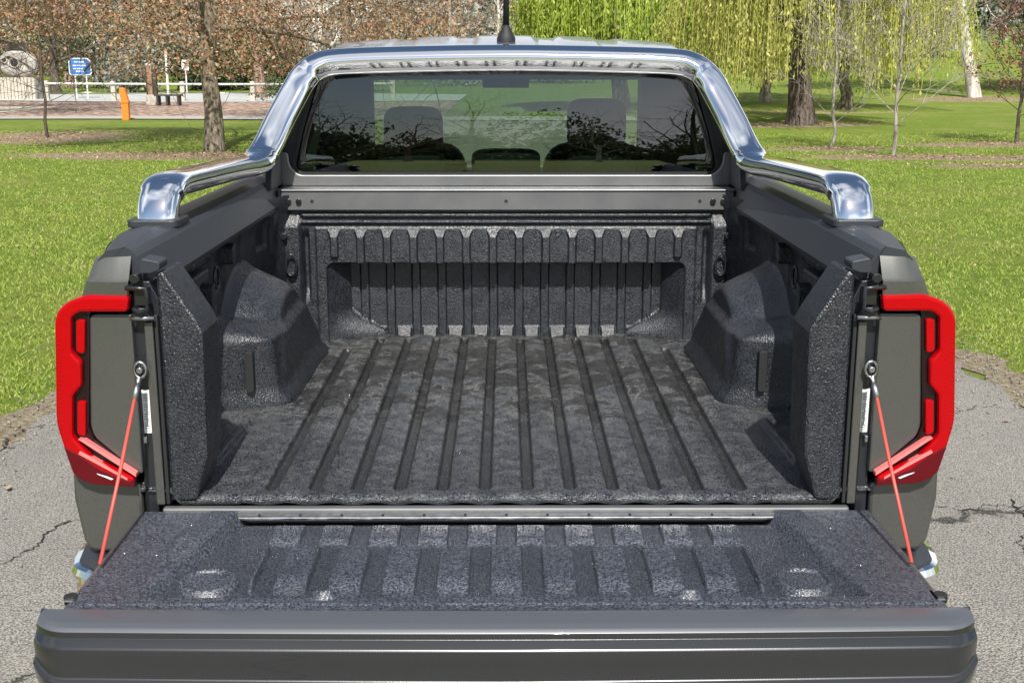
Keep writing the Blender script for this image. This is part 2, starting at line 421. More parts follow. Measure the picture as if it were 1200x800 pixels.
# --- chrome sports bar
def bar_path():
    a = [(-.868, .430, 1.368), (-.868, .438, 1.395), (-.867, .462, 1.428), (-.864, .515, 1.452), (-.858, .66, 1.452), (-.845, 1.10, 1.440), (-.830, 1.33, 1.432),
         (-.818, 1.43, 1.440), (-.796, 1.50, 1.485), (-.766, 1.56, 1.560), (-.722, 1.615, 1.650), (-.690, 1.64, 1.705), (-.645, 1.66, 1.742), (-.57, 1.672, 1.758), (-.30, 1.685, 1.767), (0, 1.690, 1.771)]
    return a + [(-x_, y_, z_) for x_, y_, z_ in a[:-1]][::-1]
pth = spline(bar_path(), 6)
# section oriented so that its broad face looks up / backwards
V = []; F = []; ns_ = 24; N = len(pth)
for i, p in enumerate(pth):
    t = (pth[min(i + 1, N - 1)] - pth[max(i - 1, 0)]).normalized()
    wx = abs(t.x)
    outv = Vector((0, -.42, .9)) if wx > .7 else Vector((-.75 if p.x < 0 else .75, -.35, .55))
    out2 = Vector((0, -.55, .84)).lerp(Vector((0, -.1 if abs(t.y) > .8 else -.8, 1 if abs(t.y) > .8 else .6)), 1 - min(1, wx * 1.2))
    nr = (out2 - t * out2.dot(t)).normalized(); bn = t.cross(nr)
    wd, th = .055, .033
    if abs(t.y) < .8 and wx <= .7: wd = .050
    if wx > .7: wd = .044; th = .040
    for k_ in range(ns_):
        a = 2 * math.pi * k_ / ns_; ca, sa = math.cos(a), math.sin(a)
        ca = math.copysign(abs(ca) ** .75, ca); sa = math.copysign(abs(sa) ** .75, sa)
        V.append(p + bn * ca * wd + nr * sa * th)
for i in range(N - 1):
    for k_ in range(ns_): a, b = i * ns_, (i + 1) * ns_; F.append((a + k_, a + (k_ + 1) % ns_, b + (k_ + 1) % ns_, b + k_))
F += [tuple(range(ns_))[::-1], tuple(range((N - 1) * ns_, N * ns_))]
sb = mesh('sports_bar', V, F, M_chrome, T, True)
for s in (-1, 1):
    prism('bar_foot', rounded([(s * .805, .375), (s * .932, .375), (s * .932, .50), (s * .805, .50)], .02), 1.364, 1.382, M_plastic, sb, 'z', .003)
    prism('bar_bracket', [(1.46, 1.34), (1.66, 1.34), (1.69, 1.50), (1.58, 1.50), (1.50, 1.43)], s * .795 - .012, s * .795 + .012, M_plastic, sb, 'x', .004)

# --- body side (outer skin of bed) and rear corner
side_prof = [(.940, 1.345), (.952, 1.30), (.962, 1.20), (.972, 1.05), (.972, .95), (.962, .80), (.945, .66), (.935, .56), (.90, .50)]
def arch_cut(y, z, yc, zc=.40, r=.47): return (y - yc) ** 2 + (z - zc) ** 2 < r * r
def body_side(s, y0, y1, yc, name, prof=side_prof):
    ys = np.linspace(y0, y1, 80); V = []; F = []
    zs = np.linspace(1.345, .5, 34); pz = [p[1] for p in prof][::-1]; px_ = [p[0] for p in prof][::-1]
    for y_ in ys:
        for z_ in zs:
            x_ = np.interp(z_, pz, px_)
            rr = math.hypot(y_ - yc, z_ - .40)
            zz, yy = z_, y_
            if rr < .47:                                   # pull verts on to the arch edge
                f_ = .47 / max(rr, 1e-4); zz = .40 + (z_ - .40) * f_; yy = yc + (y_ - yc) * f_
            if y0 < .5: x_ -= .056 * (1 - float(ss(0., .32, y_))) * float(ss(1.12, 1.30, z_))
            flare = .022 * math.exp(-((math.hypot(yy - yc, zz - .4) - .50) / .05) ** 2)
            V.append((s * (x_ + flare), yy, zz))
    n_ = len(zs)
    for i in range(len(ys) - 1):
        for j in range(n_ - 1):
            q = (i * n_ + j, (i + 1) * n_ + j, (i + 1) * n_ + j + 1, i * n_ + j + 1)
            c = [V[a] for a in q]; cy = sum(a[1] for a in c) / 4; cz = sum(a[2] for a in c) / 4
            if math.hypot(cy - yc, cz - .40) < .468: continue
            F.append(q if s > 0 else q[::-1])
    return mesh(name, V, F, M_paint, T, True)
for s in (-1, 1):
    body_side(s, .10, 1.62, 1.08, 'bed_outer_panel')
    P3 = lambda pts: [(s * a, b) for a, b in pts]
    # corner below the rail, above the lamp: upright foot and a shoulder that slopes forward
    V = []; F = []
    rows = [(-.012, .919, 1.264), (-.013, .906, 1.300), (-.006, .903, 1.306), (.022, .893, 1.351), (.05, .876, 1.352)]
    for (y_, xo, z_) in rows:
        for t in (0, .3, .6, .8, .92, 1.0): V.append((s * (.812 + (xo - .812) * t), y_ + (.05 * max(0, t - .6) ** 1.5 if y_ < .05 else 0), z_ - .004 * t * (z_ > 1.34)))
    for i in range(4):
        for j in range(5): F.append((i * 6 + j, i * 6 + j + 1, i * 6 + j + 7, i * 6 + j + 6))
    # outer flank of the corner, running forward to the bed side
    b0 = len(V)
    for (y_, xo, z_) in rows[:4]:
        for yy_ in (None, .05, .12, .22): V.append((s * (xo + (0 if yy_ is None else yy_ * .10 - .012 * (z_ > 1.34))), (y_ + .0127) if yy_ is None else yy_, z_ - .004 * (z_ > 1.34)))
    for i in range(3):
        for j in range(3): F.append((b0 + i * 4 + j, b0 + i * 4 + j + 1, b0 + i * 4 + j + 5, b0 + i * 4 + j + 4))
    cpn = mesh('corner_panel', V, F, M_paint, T, True)
    bm = bmesh.new(); bm.from_mesh(cpn.data); bmesh.ops.recalc_face_normals(bm, faces=bm.faces); bm.to_mesh(cpn.data); bm.free()
    es = cpn.modifiers.new('e', 'EDGE_SPLIT'); es.split_angle = R(22)
    # insert panel between lamp and opening
    prism('corner_insert', P3(rounded([(.812, 1.229), (.902, 1.229), (.921, .975), (.912, .949), (.826, .866), (.812, .866)], [0, .015, .01, .01, 0, 0])), -.008, .10, M_paint, T, bev=.004)
    prism('lower_corner', P3([(.822, .695), (.822, .838), (.919, .845), (.974, .872), (.976, .80), (.962, .70), (.945, .675), (.86, .672)]), .004, .16, M_paint, T, bev=.008)
    box('corner_valance', (min(s * .80, s * .945), .02, .640), (max(s * .80, s * .945), .16, .668), M_plastic, T, .004)
    tl = prism('tail_light', P3([(.806, 1.271), (.814, 1.235), (.899, 1.235), (.922, .975), (.911, .946), (.825, .872), (.826, .835), (.919, .842), (.951, .852), (.966, .868), (.984, .948), (.991, .987), (.974, 1.222), (.962, 1.245), (.905, 1.270)]), -.010, .14, M_lampblack, T, bev=.006)
    lens = rounded([(.808, 1.271), (.814, 1.237), (.919, 1.237), (.936, 1.224), (.942, 1.149), (.923, 1.126), (.927, 1.072), (.948, 1.049), (.955, .957), (.914, .905), (.827, .863), (.828, .847), (.919, .844), (.949, .857), (.964, .875), (.982, .951), (.990, .990), (.973, 1.219), (.963, 1.243), (.941, 1.260), (.901, 1.273)], [0, 0, .008, .006, .008, .006, .006, .008, .01, .01, 0, 0, .02, .01, .01, .02, .02, .01, .01, .01, .01], 3)
    prism('red_lens', P3(lens), -.026, .10, M_red, tl, bev=.007)
    for pts_ in ([(.928, 1.219), (.909, 1.219), (.916, 1.143), (.934, 1.147)], [(.941, 1.037), (.922, 1.037), (.929, .955), (.947, .961)]):
        prism('light_bar', P3(rounded(pts_, .005, 2)), -.020, .0, M_red, tl, bev=.003)
    prism('light_strip', P3([(.943, .953), (.931, .952), (.821, .873), (.821, .865)]), -.030, -.01, M_pink, tl, bev=.001)
    prism('light_strip', P3([(.941, .925), (.841, .861), (.841, .856), (.945, .918)]), -.029, -.01, M_pink, tl, bev=.001)
    prism('lower_lens', P3([(.976, .935), (.945, .916), (.900, .882), (.840, .854), (.826, .858), (.826, .841), (.913, .846), (.945, .858), (.961, .875)]), -.0275, -.02, M_red3, tl, bev=.002)
    prism('reverse_lamp', P3([(.903, .870), (.908, .873), (.885, .866), (.872, .860), (.876, .858)]), -.0300, -.02, M_label, tl, bev=.001)
    for q in range(22):                                      # moulded reflector steps inside the lens
        zz = .965 + q * .010
        prism('reflector_step', P3([(.978 - .0007 * q, zz), (.978 - .0007 * q, zz + .0012), (.986 - .0007 * q, zz + .0012), (.986 - .0007 * q, zz)]), -.0268, -.02, M_red2, tl, bev=0)
    # jamb and flange of the opening
    prism('opening_jamb', P3([(.757, .79), (.757, 1.26), (.775, 1.298), (.818, 1.298), (.818, .68), (.80, .68), (.785, .79)]), .012, .14, M_jamb, T, bev=.003)
    box('opening_flange', (min(s * .768, s * .787), -.006, .79), (max(s * .768, s * .787), .02, 1.21), M_paint, T, .003)
    box('rubber_seal', (min(s * .758, s * .766), -.002, .79), (max(s * .758, s * .766), .02, 1.225), M_rubber, T, .002)
    # striker, bracket, rod, bump stop
    lt = prism('gate_latch', P3(rounded([(.745, 1.326), (.745, 1.342), (.785, 1.350), (.79, 1.318), (.765, 1.318)], .006, 3)), -.004, .06, M_plastic, T, bev=.004)
    V_, F_ = tube_vf([(s * .812, -.004, 1.29), (s * .812, -.028, 1.29), (s * .770, -.032, 1.29), (s * .768, -.03, 1.245), (s * .785, -.03, 1.238), (s * .800, -.028, 1.245)], .0055, 8)
    mesh('striker_loop', V_, F_, M_blackmetal, lt, True)
    box('latch_bracket', (min(s * .772, s * .800), -.020, 1.248), (max(s * .772, s * .800), .015, 1.288), M_blackmetal, lt, .004)
    prism('bump_stop', P3([(.768, 1.222), (.778, 1.245), (.796, 1.245), (.808, 1.222)]), -.02, .02, M_plastic, lt, bev=.003)
    tube('latch_rod', [(s * .812, -.018, 1.222), (s * .760, -.018, 1.222)], .005, M_steel, lt, 10)
    cyl('latch_bolt', (s * .797, -.02, 1.308), .011, .03, M_blackmetal, lt, 'y', 14)
    # gate cable with end fitting
    top = Vector((s * .797, -.018, 1.108)); bot = Vector((s * .806, -.335, .792))
    mid = top.lerp(bot, .14)
    cb = tube('gate_cable', [mid, top.lerp(bot, .5) + Vector((0, 0, -.006)), bot], .0040, M_cable, T, 8)
    tube('cable_sleeve', [top + (mid - top) * .35, mid + (bot - mid) * .03], .0068, M_steel, cb, 10)
    ring = [top + Vector((0.013 * math.cos(a), -.004, .018 * math.sin(a))) for a in np.linspace(0, 2 * math.pi, 13)[:-1]]
    tube('cable_eye', ring, .0035, M_steel, cb, 6, closed=True)
    cyl('cable_pin', (top.x, -.030, top.z), .007, .03, M_steel, cb, 'y', 12)
    box('jamb_pin', (s * .803 - .004, -.004, .935), (s * .803 + .004, .014, .950), M_steel, T, .002)
    # sticker on the jamb
    st = box('jamb_sticker', (s * .7985 - .0085, .0085, .955), (s * .7985 + .0085, .0125, 1.055), M_label, T, 0)
    for q in range(17):
        box('sticker_line', (s * .7985 - (.0055 if q % 4 else .002), .0078, .960 + q * .0054), (s * .7985 + (.004 if q % 3 else .001), .0085, .9615 + q * .0054), M_ink, st, 0)
    # tie down loops inside
    for (yy, zz) in ((.52, 1.13), (.74, 1.17)):
        ring = [(s * .806, yy + .028 * math.cos(a), zz + .035 * math.sin(a) * (1 if math.sin(a) > 0 else .7)) for a in np.linspace(0, 2 * math.pi, 15)[:-1]]
        lo_ = tube('tie_down_loop', ring, .0045, M_blackmetal, T, 6, closed=True)
        box('tie_plate', (min(s * .822, s * .808), yy - .03, zz - .045), (max(s * .822, s * .808), yy + .03, zz - .022), M_blackmetal, lo_, .004)
    ring = [(s * .742 + .018 * math.cos(a), 1.535, 1.075 + .038 * math.sin(a)) for a in np.linspace(0, 2 * math.pi, 15)[:-1]]
    lo_ = tube('tie_down_loop', ring, .0045, M_blackmetal, T, 6, closed=True)
    cyl('tie_plate', (s * .742, 1.54, 1.035), .013, .02, M_blackmetal, lo_, 'y', 12)
    for (yy, zz, hh_) in ((.60, 1.06, .11), (.44, 1.12, .09), (.86, 1.19, .05)):    # moulded upright lugs on the wall
        prism('wall_lug', rounded([(yy, zz), (yy, zz + hh_), (yy + .035, zz + hh_ + .012), (yy + .035, zz)], .010, 3), s * .785, s * .835, M_liner, T, 'x', .006)
    prism('wall_pocket', rounded([(.40, 1.205), (.40, 1.235), (.55, 1.235), (.55, 1.205)], .008, 3), s * .778, s * .83, M_liner, T, 'x', .006)
    cyl('wall_bolt', (s * .765, 1.53, 1.175), .012, .03, M_blackmetal, T, 'y', 12)
    # chrome bumper corner, wraps round
    bp = [(.80, -.07), (.93, -.07), (.985, -.03), (1.005, .05), (1.0, .25), (.80, .25)]
    prism('bumper_corner', [(s * a, b) for a, b in rounded(bp, [0, .03, .03, .03, 0, 0])], .50, .655, M_chrome, T, 'z', .02)
    prism('bumper_pad', [(s * a, b) for a, b in rounded([(.80, -.055), (.925, -.055), (.968, -.02), (.982, .06), (.98, .24), (.80, .24)], .01)], .655, .662, M_plastic, T, 'z', .002)
box('rear_bumper', (-.80, -.075, .49), (.80, .05, .655), M_chrome, T, .02)
box('tow_step', (-.40, -.10, .60), (.40, -.07, .662), M_plastic, T, .006)
pl_ = box('licence_plate', (-.19, -.086, .51), (.19, -.078, .585), M_label, T, .002)

# --- sill between bed and gate
box('hinge_strip', (-.61, -.052, .770), (.61, -.026, .779), M_steel, T, .003)
box('sill_plate', (-.770, -.024, .752), (.770, -.003, .789), M_satin, T, .005)
box('hinge_gap', (-.80, -.05, .70), (.80, .06, .751), M_rubber, T, 0)
for q in range(13):
    cyl('hinge_rivet', (-.55 + q * .0917, -.040, .779), .003, .002, M_blackmetal, T, 'z', 8, 0)

# --- tailgate (open, horizontal)
TG = bpy.data.objects.new('tailgate', None); 
def gate_fn(X, Y):
    A = np.abs(X); Z = np.full_like(X, .780)
    # sunken basin, bounded by slanting shoulders
    bw = .575 + .10 * np.clip(-Y / .42, 0, 1)
    basin = ss(bw + .012, bw - .008, A) * ss(-.462, -.446, Y)
    Z = Z - .020 * basin
    Z = Z + .016 * ss(.045, .015, np.abs(A - (bw + .045))) * ss(-.05, -.09, -(-Y)) * 0
    # shoulders
    Z = Z + .012 * (1 - ss(.02, .05, np.abs(A - (.62 + .06 * np.clip(-Y / .3, 0, 1))))) * ss(-.02, -.05, Y) * ss(-.30, -.16, Y)
    Z = Z + 0
    k_ = (X - .0525) / .105; fr = np.abs(k_ - np.round(k_)) * .105
    on = (A < .53)
    r1 = ss(.0335, .0302, fr) * ss(-.070, -.09, Y) * ss(-.185, -.150, Y) * on
    k2 = X / .105; fr2 = np.abs(k2 - np.round(k2)) * .105
    sk = ss(.0335, .0302, fr2) * ss(-.200, -.215, Y) * ss(-.430, -.365, Y) * (A < .50)
    Z = Z + .014 * r1 + .020 * sk
    # cup rings
    for s in (-1, 1):
        r = np.sqrt((X - s * .585) ** 2 + (Y + .37) ** 2)
        Z = Z + .009 * ss(.062, .058, r) + .007 * (1 - ss(.003, .007, np.abs(r - .050)))
        r = np.sqrt(((X - s * .345) / 1.3) ** 2 + (Y + .455) ** 2); Z = Z + .016 * ss(.022, .012, r)
    # notch at the hinge side, bead along the outer edge
    Z = Z - .016 * ss(-.055, -.045, Y) * (A < .60)
    Z = Z + .003 * (1 - ss(.004, .008, np.abs(Y + .488)))
    return X, Y, Z
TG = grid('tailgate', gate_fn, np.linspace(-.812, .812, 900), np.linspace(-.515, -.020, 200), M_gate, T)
# outer frame with rolled edge and stepped face, bowed across the width
prof = [(-.505, .700), (-.505, .7795), (-.515, .7835), (-.540, .7830), (-.560, .7800), (-.572, .7755), (-.579, .7700), (-.5795, .7590), (-.581, .7580), (-.5955, .7485), (-.598, .7450), (-.598, .720), (-.598, .6920), (-.600, .6895), (-.609, .6845), (-.610, .6805), (-.604, .655), (-.590, .625), (-.56, .610)]
xs = np.concatenate([np.linspace(-.854, -.80, 10), np.linspace(-.79, .79, 40), np.linspace(.80, .854, 10)])
V = []; F = []; n_ = len(prof)
for x_ in xs:
    a = abs(x_); bow = -.010 * (1 - (a / .854) ** 2); e = max(0, (a - .79) / .064)
    for (y_, z_) in prof:
        yy = y_ + bow + (.035 * e ** 2.2 if y_ < -.52 else 0); zz = z_
        zz = z_ - .006 * max(0, (.775 - z_)) / .1 * (1 - a / .848) + (.025 * e ** 2 if z_ < .70 else 0)
        if y_ < -.51 or True: V.append((x_, yy, zz))
for i in range(len(xs) - 1):
    for j in range(n_ - 1): F.append((i * n_ + j, (i + 1) * n_ + j, (i + 1) * n_ + j + 1, i * n_ + j + 1)[::-1])
F += [tuple(range(n_)), tuple(range((len(xs) - 1) * n_, len(xs) * n_))[::-1]]
ge = mesh('gate_outer_edge', V, F, M_gcap, TG); M_roll_sheen = mat('gate_roll_sheen', (.085, .09, .10), .34, .2, .8, .35, bump=(500, .1, .0005)); ge.data.materials.append(M_roll_sheen)  # second, lighter grey on the roll: sky reflection painted into its colour
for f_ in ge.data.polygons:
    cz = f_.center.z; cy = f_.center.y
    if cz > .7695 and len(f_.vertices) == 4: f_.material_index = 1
bm = bmesh.new(); bm.from_mesh(ge.data); bmesh.ops.recalc_face_normals(bm, faces=bm.faces); bm.to_mesh(ge.data); bm.free(); bevel(ge, .0012, 2, 9)
ge.data.polygons.foreach_set('use_smooth', [True] * len(ge.data.polygons)); ge.data.update(); es = ge.modifiers.new('e', 'EDGE_SPLIT'); es.split_angle = R(14)
for s in (-1, 1):
    box('gate_side', (min(s * .813, s * .822), -.50, .70), (max(s * .813, s * .822), -.03, .777), M_paint, TG, .004)
    cyl('gate_buffer', (s * .822, -.455, .765), .013, .018, M_rubber, TG, 'z', 14)
    box('buffer_plate', (s * .817 - .012, -.475, .777), (s * .817 + .008, -.435, .780), M_satin, TG, .002)
box('gate_skin', (-.80, -.58, .694), (.80, -.03, .702), M_paint, TG, .003)

# rain drops left on the tailgate and the bed floor
M_drop = mat('water_drop', (.02, .021, .024), .02, 0, 1.0, 1)
def drops(name, n, fn, x0, x1, y0, y1, par, seed):
    g_ = np.random.default_rng(seed); x = g_.uniform(x0, x1, n); y = g_.uniform(y0, y1, n); _, _, z = fn(x, y)
    rr = g_.uniform(.0010, .0032, n) * (1 + (g_.uniform(size=n) > .97) * .8); V = []; ring = 7; a = np.linspace(0, 2 * np.pi, ring + 1)[:-1]
    el = g_.uniform(.7, 1.3, n)
    for (q, h) in ((1, -.15), (.72, .42)):
        V.append(np.stack([x[:, None] + rr[:, None] * q * np.cos(a), y[:, None] + (rr * el)[:, None] * q * np.sin(a), (z + rr * h)[:, None] + 0 * a], -1))
    V = np.stack(V, 1).reshape(n, -1, 3); top = np.stack([x, y, z + rr * .6], -1)[:, None]; V = np.concatenate([V, top], 1); m_ = 2 * ring + 1
    f = []
    for k_ in range(ring): f.append((k_, (k_ + 1) % ring, ring + (k_ + 1) % ring)); f.append((k_, ring + (k_ + 1) % ring, ring + k_)); f.append((ring + k_, ring + (k_ + 1) % ring, 2 * ring))
    F = (np.array(f)[None] + (np.arange(n) * m_)[:, None, None]).reshape(-1, 3)
    tag(fastmesh(name, V.reshape(-1, 3), F, M_drop, par, True), kind='stuff')
drops('water_drops', 3000, gate_fn, -.80, .80, -.50, -.06, TG, 3)
drops('water_drops', 2600, floor_fn, -.70, .70, .01, 1.2, T, 4)
# --- cab
def cabx(z): return np.interp(z, [.5, .9, 1.05, 1.30, 1.40, 1.60, 1.72, 1.79, 1.83], [.93, .965, .972, .93, .86, .775, .72, .665, .50])
# rear wall ring around the window
outer = [(-.86, 1.334), (-.795, 1.50), (-.772, 1.58), (-.735, 1.66), (-.685, 1.738), (-.50, 1.772), (0, 1.786)]
outer = outer + [(-a, b) for a, b in outer[:-1]][::-1]
win = rounded([(-.758, 1.374), (-.722, 1.52), (-.652, 1.745), (.652, 1.745), (.722, 1.52), (.758, 1.374)], [.045, 0, .07, .07, 0, .045], 6)
def yback(z): return 1.700 + .05 * max(0, z - 1.375) + .075 * max(0, z - 1.375) ** 2
def ring_mesh(name, A_, B_, m, parent, dy=0, n=96):
    def res(P_):
        P_ = [Vector(p) for p in P_] + [Vector(P_[0])]; Ls = [0]
        for a, b in zip(P_, P_[1:]): Ls.append(Ls[-1] + (b - a).length)
        o = []
        for k_ in range(n):
            d = Ls[-1] * k_ / n; i = max(j for j in range(len(Ls) - 1) if Ls[j] <= d + 1e-9); t = (d - Ls[i]) / max(1e-9, Ls[i + 1] - Ls[i]); o.append(P_[i].lerp(P_[i + 1], t))
        return o
    a = res(A_)
    c = Vector((0, 1.56)); bp = res(B_)
    # match by angle
    def ang(p): return math.atan2(p.y - c.y, p.x - c.x)
    b = []
    for p in a:
        b.append(min(bp, key=lambda q: abs(math.atan2(math.sin(ang(p) - ang(q)), math.cos(ang(p) - ang(q))))))
    V = [(p.x, yback(p.y) + dy, p.y) for p in a] + [(p.x, yback(p.y) + dy + .004, p.y) for p in b]
    F = [(k_, (k_ + 1) % n, n + (k_ + 1) % n, n + k_) for k_ in range(n)]
    return mesh(name, V, F, m, parent, False)
base_rect = [(-.86, 1.30)] + outer[1:-1] + [(.86, 1.30)]
ring_mesh('cab_back_panel', base_rect, win, M_trim, T, n=160)
prism('cab_lower_panel', rounded([(-.785, 1.334), (-.792, 1.45), (-.764, 1.45), (-.758, 1.40), (-.728, 1.371), (.728, 1.371), (.758, 1.40), (.764, 1.45), (.792, 1.45), (.785, 1.334)], [0, .01, .01, .03, .03, .03, .03, .01, .01, 0], 4), 1.668, 1.69, M_satin, T, bev=.003)
def poly_glass(name, P2, m, parent, dy=0, bulge=.03):
    """fan of rings so the pane is curved"""
    cx, cz = 0, sum(p[1] for p in P2) / len(P2) ; V = []; F = []; n = len(P2); NR = 10
    zmin = min(p[1] for p in P2); zmax = max(p[1] for p in P2)
    for r in range(NR + 1):
        f_ = 1 - r / NR
        for (x_, z_) in P2:
            X_ = cx + (x_ - cx) * f_; Z_ = cz + (z_ - cz) * f_
            u = (Z_ - zmin) / (zmax - zmin) * 2 - 1
            V.append((X_, yback(Z_) + dy - bulge * (1 - (X_ / .75) ** 2) * .5, Z_))
    for r in range(NR):
        for k_ in range(n): F.append((r * n + k_, r * n + (k_ + 1) % n, (r + 1) * n + (k_ + 1) % n, (r + 1) * n + k_))
    return mesh(name, V, F, m, parent, True)
gl = poly_glass('rear_window', win, M_glass, T, .012, .012)
def strip(name, A_, B_, m, parent, dy):
    n = len(A_); V = [(p[0], yback(p[1]) + dy, p[1]) for p in A_] + [(p[0], yback(p[1]) + dy, p[1]) for p in B_]
    F = [(k_, (k_ + 1) % n, n + (k_ + 1) % n, n + k_) for k_ in range(n)]
    return mesh(name, V, F, m, parent)
inn = [(x_ * .905, 1.55 + (z_ - 1.55) * (.97 if z_ < 1.55 else .76) - .002) for x_, z_ in win]
strip('glass_border', win, inn, M_trim, gl, .024)
strip('window_seal', [(x_ * 1.006, 1.55 + (z_ - 1.55) * 1.03) for x_, z_ in win], [(x_ * .985, 1.55 + (z_ - 1.55) * .965) for x_, z_ in win], M_rubber, gl, -.004)
# high brake light
box('high_brake_light', (-.10, 1.752, 1.785), (.10, 1.77, 1.80), M_lampblack, T, .003)
# roof: curved sheet with shallow ribs
def roof_fn(U, W):
    y = 1.722 + W * 1.65
    half = .705 - .03 * (W - .4) ** 2
    X = U * half
    crown = 1.860 - .072 * np.clip(1 - W / .45, 0, 1) ** 2 - .03 * ss(.7, 1, W)
    Z = crown - .035 * np.abs(U) ** 2.2 - .07 * ss(.90, 1.0, np.abs(U))
    for rb in (-.55, -.22, .22, .55): Z = Z - .008 * (1 - ss(.05, .075, np.abs(U - rb))) * ss(.08, .14, W) * ss(.95, .85, W)
    return X, y, Z
grid('roof', roof_fn, np.linspace(-1, 1, 160), np.linspace(0, 1, 50), M_roof, T, flip=False)
grid('headliner', lambda U, W: (U * .69, 1.80 + W * 1.55, 1.765 - .03 * U ** 2), np.linspace(-1, 1, 12), np.linspace(0, 1, 8), M_trim, T)
# antenna
an = lathe('antenna_base', [(.001, .052), (.012, .050), (.018, .035), (.030, .012), (.034, .004), (.034, -.02)], (0.001, 1.98, 1.838), M_rubber, T)
tube('antenna_mast', [(0.001, 1.98, 1.888), (.001, 1.955, 2.22)], [.0125, .006], M_rubber, an, 10)
# cab lower sides, doors, pillars, side glass
for s in (-1, 1):
    # door skins
    for (y0, y1, nm) in ((1.66, 2.62, 'rear_door'), (2.63, 3.72, 'front_door')):
        zs = np.linspace(.48, 1.33, 20)
        dr = grid(nm, lambda Y, Z, s=s: (s * cabx(Z), Y, Z), np.linspace(y0, y1, 10), zs, M_paint, T, flip=(s < 0))
        box('door_handle', (min(s * .985, s * .96), y0 + .08, 1.12), (max(s * .985, s * .96), y0 + .26, 1.145), M_chrome, dr, .005)
        zt = np.linspace(1.335, 1.74, 8)
        def sg(Y, Z, s=s, y1=y1): return s * (cabx(Z) - .004), Y - (.9 * np.clip(Z - 1.335, 0, 1) * ((Y - 2.63) / 1.1) * (y1 > 3)), Z
        grid('side_window', sg, np.linspace(y0 + .08, y1 - .04, 10), zt, M_dark_glass, dr, flip=(s < 0))
    # pillars
    def pil(yb, yt, wd, nm):
        zz = np.linspace(1.32, 1.80, 9); V = []; F = []
        for z_ in zz:
            t = (z_ - 1.32) / .48; x_ = float(cabx(z_)); y_ = yb + (yt - yb) * t
            for (dx, dy) in ((.004, -wd), (.004, wd), (-.05, wd), (-.05, -wd)): V.append((s * (x_ + dx), y_ + dy, z_))
        for i in range(8):
            for k_ in range(4): F.append((i * 4 + k_, i * 4 + (k_ + 1) % 4, i * 4 + 4 + (k_ + 1) % 4, i * 4 + 4 + k_))
        return mesh(nm, V, F, M_paint if nm != 'middle_pillar' else M_blackmetal, T, True)
    pil(1.72, 1.82, .055, 'rear_pillar'); pil(2.63, 2.55, .05, 'middle_pillar'); pil(3.80, 3.28, .045, 'front_pillar')
    if 0: tube('roof_rail_seam', [(s * .64, 1.80, 1.80), (s * .655, 2.4, 1.812), (s * .65, 3.25, 1.79)], .012, M_rubber, T, 8)
    # front wing + wheels + mirror
    def wing(Y, Z, s=s): return s * (np.interp(Z, [.48, .9, 1.05, 1.2], [.94, .968, .965, .86]) - .10 * ss(4.6, 5.15, Y)), Y, Z
    ys = np.linspace(3.73, 5.1, 40); zs = np.linspace(.5, 1.2, 24); V = []; F = []
    for y_ in ys:
        for z_ in zs:
            rr = math.hypot(y_ - 4.18, z_ - .4); f_ = .46 / rr if rr < .46 else 1
            yy, zz = 4.18 + (y_ - 4.18) * f_, .4 + (z_ - .4) * f_
            q = wing(np.array(yy), np.array(zz)); V.append((float(q[0]), yy, zz))
    n_ = len(zs)
    for i in range(len(ys) - 1):
        for j in range(n_ - 1):
            q = (i * n_ + j, (i + 1) * n_ + j, (i + 1) * n_ + j + 1, i * n_ + j + 1); c = [V[a] for a in q]
            if math.hypot(sum(a[1] for a in c) / 4 - 4.18, sum(a[2] for a in c) / 4 - .4) < .458: continue
            F.append(q if s < 0 else q[::-1])
    mesh('front_wing', V, F, M_paint, T, True)
    box('door_sill', (min(s * .93, s * .80), 1.66, .40), (max(s * .93, s * .80), 3.75, .50), M_plastic, T, .01)
    for yc in (1.08, 4.18):
        wt = lathe('wheel', [(.10, -.10), (.22, -.11), (.235, -.13), (.25, -.12), (.36, -.125), (.385, -.10), (.39, -.05), (.39, .05), (.385, .10), (.36, .125), (.25, .12), (.235, .13), (.22, .11), (.10, .10)], (s * .83, yc, .39), M_tyre, T, 40, 'x')
        rm = lathe('rim', [(.02, .10 * s), (.06, .105 * s), (.07, .06 * s), (.20, .05 * s), (.235, .12 * s), (.225, .125 * s)], (s * .83, yc, .39), M_satin, wt, 32, 'x')
        for q in range(6):
            a = q * math.pi / 3
            tube('spoke', [(s * .925, yc + .04 * math.cos(a), .39 + .04 * math.sin(a)), (s * .935, yc + .215 * math.cos(a), .39 + .215 * math.sin(a))], .022, M_satin, rm, 6)
    mm = box('wing_mirror', (min(s * 1.0, s * 1.17), 3.42, 1.28), (max(s * 1.0, s * 1.17), 3.52, 1.46), M_paint, T, .03)
    box('mirror_arm', (min(s * .90, s * 1.01), 3.45, 1.29), (max(s * .90, s * 1.01), 3.50, 1.33), M_plastic, mm, .01)
    box('mirror_glass', (min(s * 1.015, s * 1.155), 3.416, 1.30), (max(s * 1.015, s * 1.155), 3.419, 1.44), M_chrome, mm, .0)
    prism('headlight', [(s * .62, .92), (s * .85, .95), (s * .87, 1.08), (s * .60, 1.06)], 4.98, 5.12, M_clear, T, bev=.01)
grid('windscreen', lambda U, W: (U * (.80 - .13 * W), 3.97 - .62 * W + .10 * (1 - U ** 2) * (1 - .3 * W) - .05, 1.22 + .56 * W), np.linspace(-1, 1, 20), np.linspace(0, 1, 10), M_clear, T)
grid('bonnet', lambda U, W: (U * (.86 - .10 * W), 3.93 + 1.15 * W, 1.215 - .10 * W ** 2 + .02 * (1 - U ** 2) - .05 * ss(.92, 1, np.abs(U)) - .02), np.linspace(-1, 1, 30), np.linspace(0, 1, 20), M_paint, T)
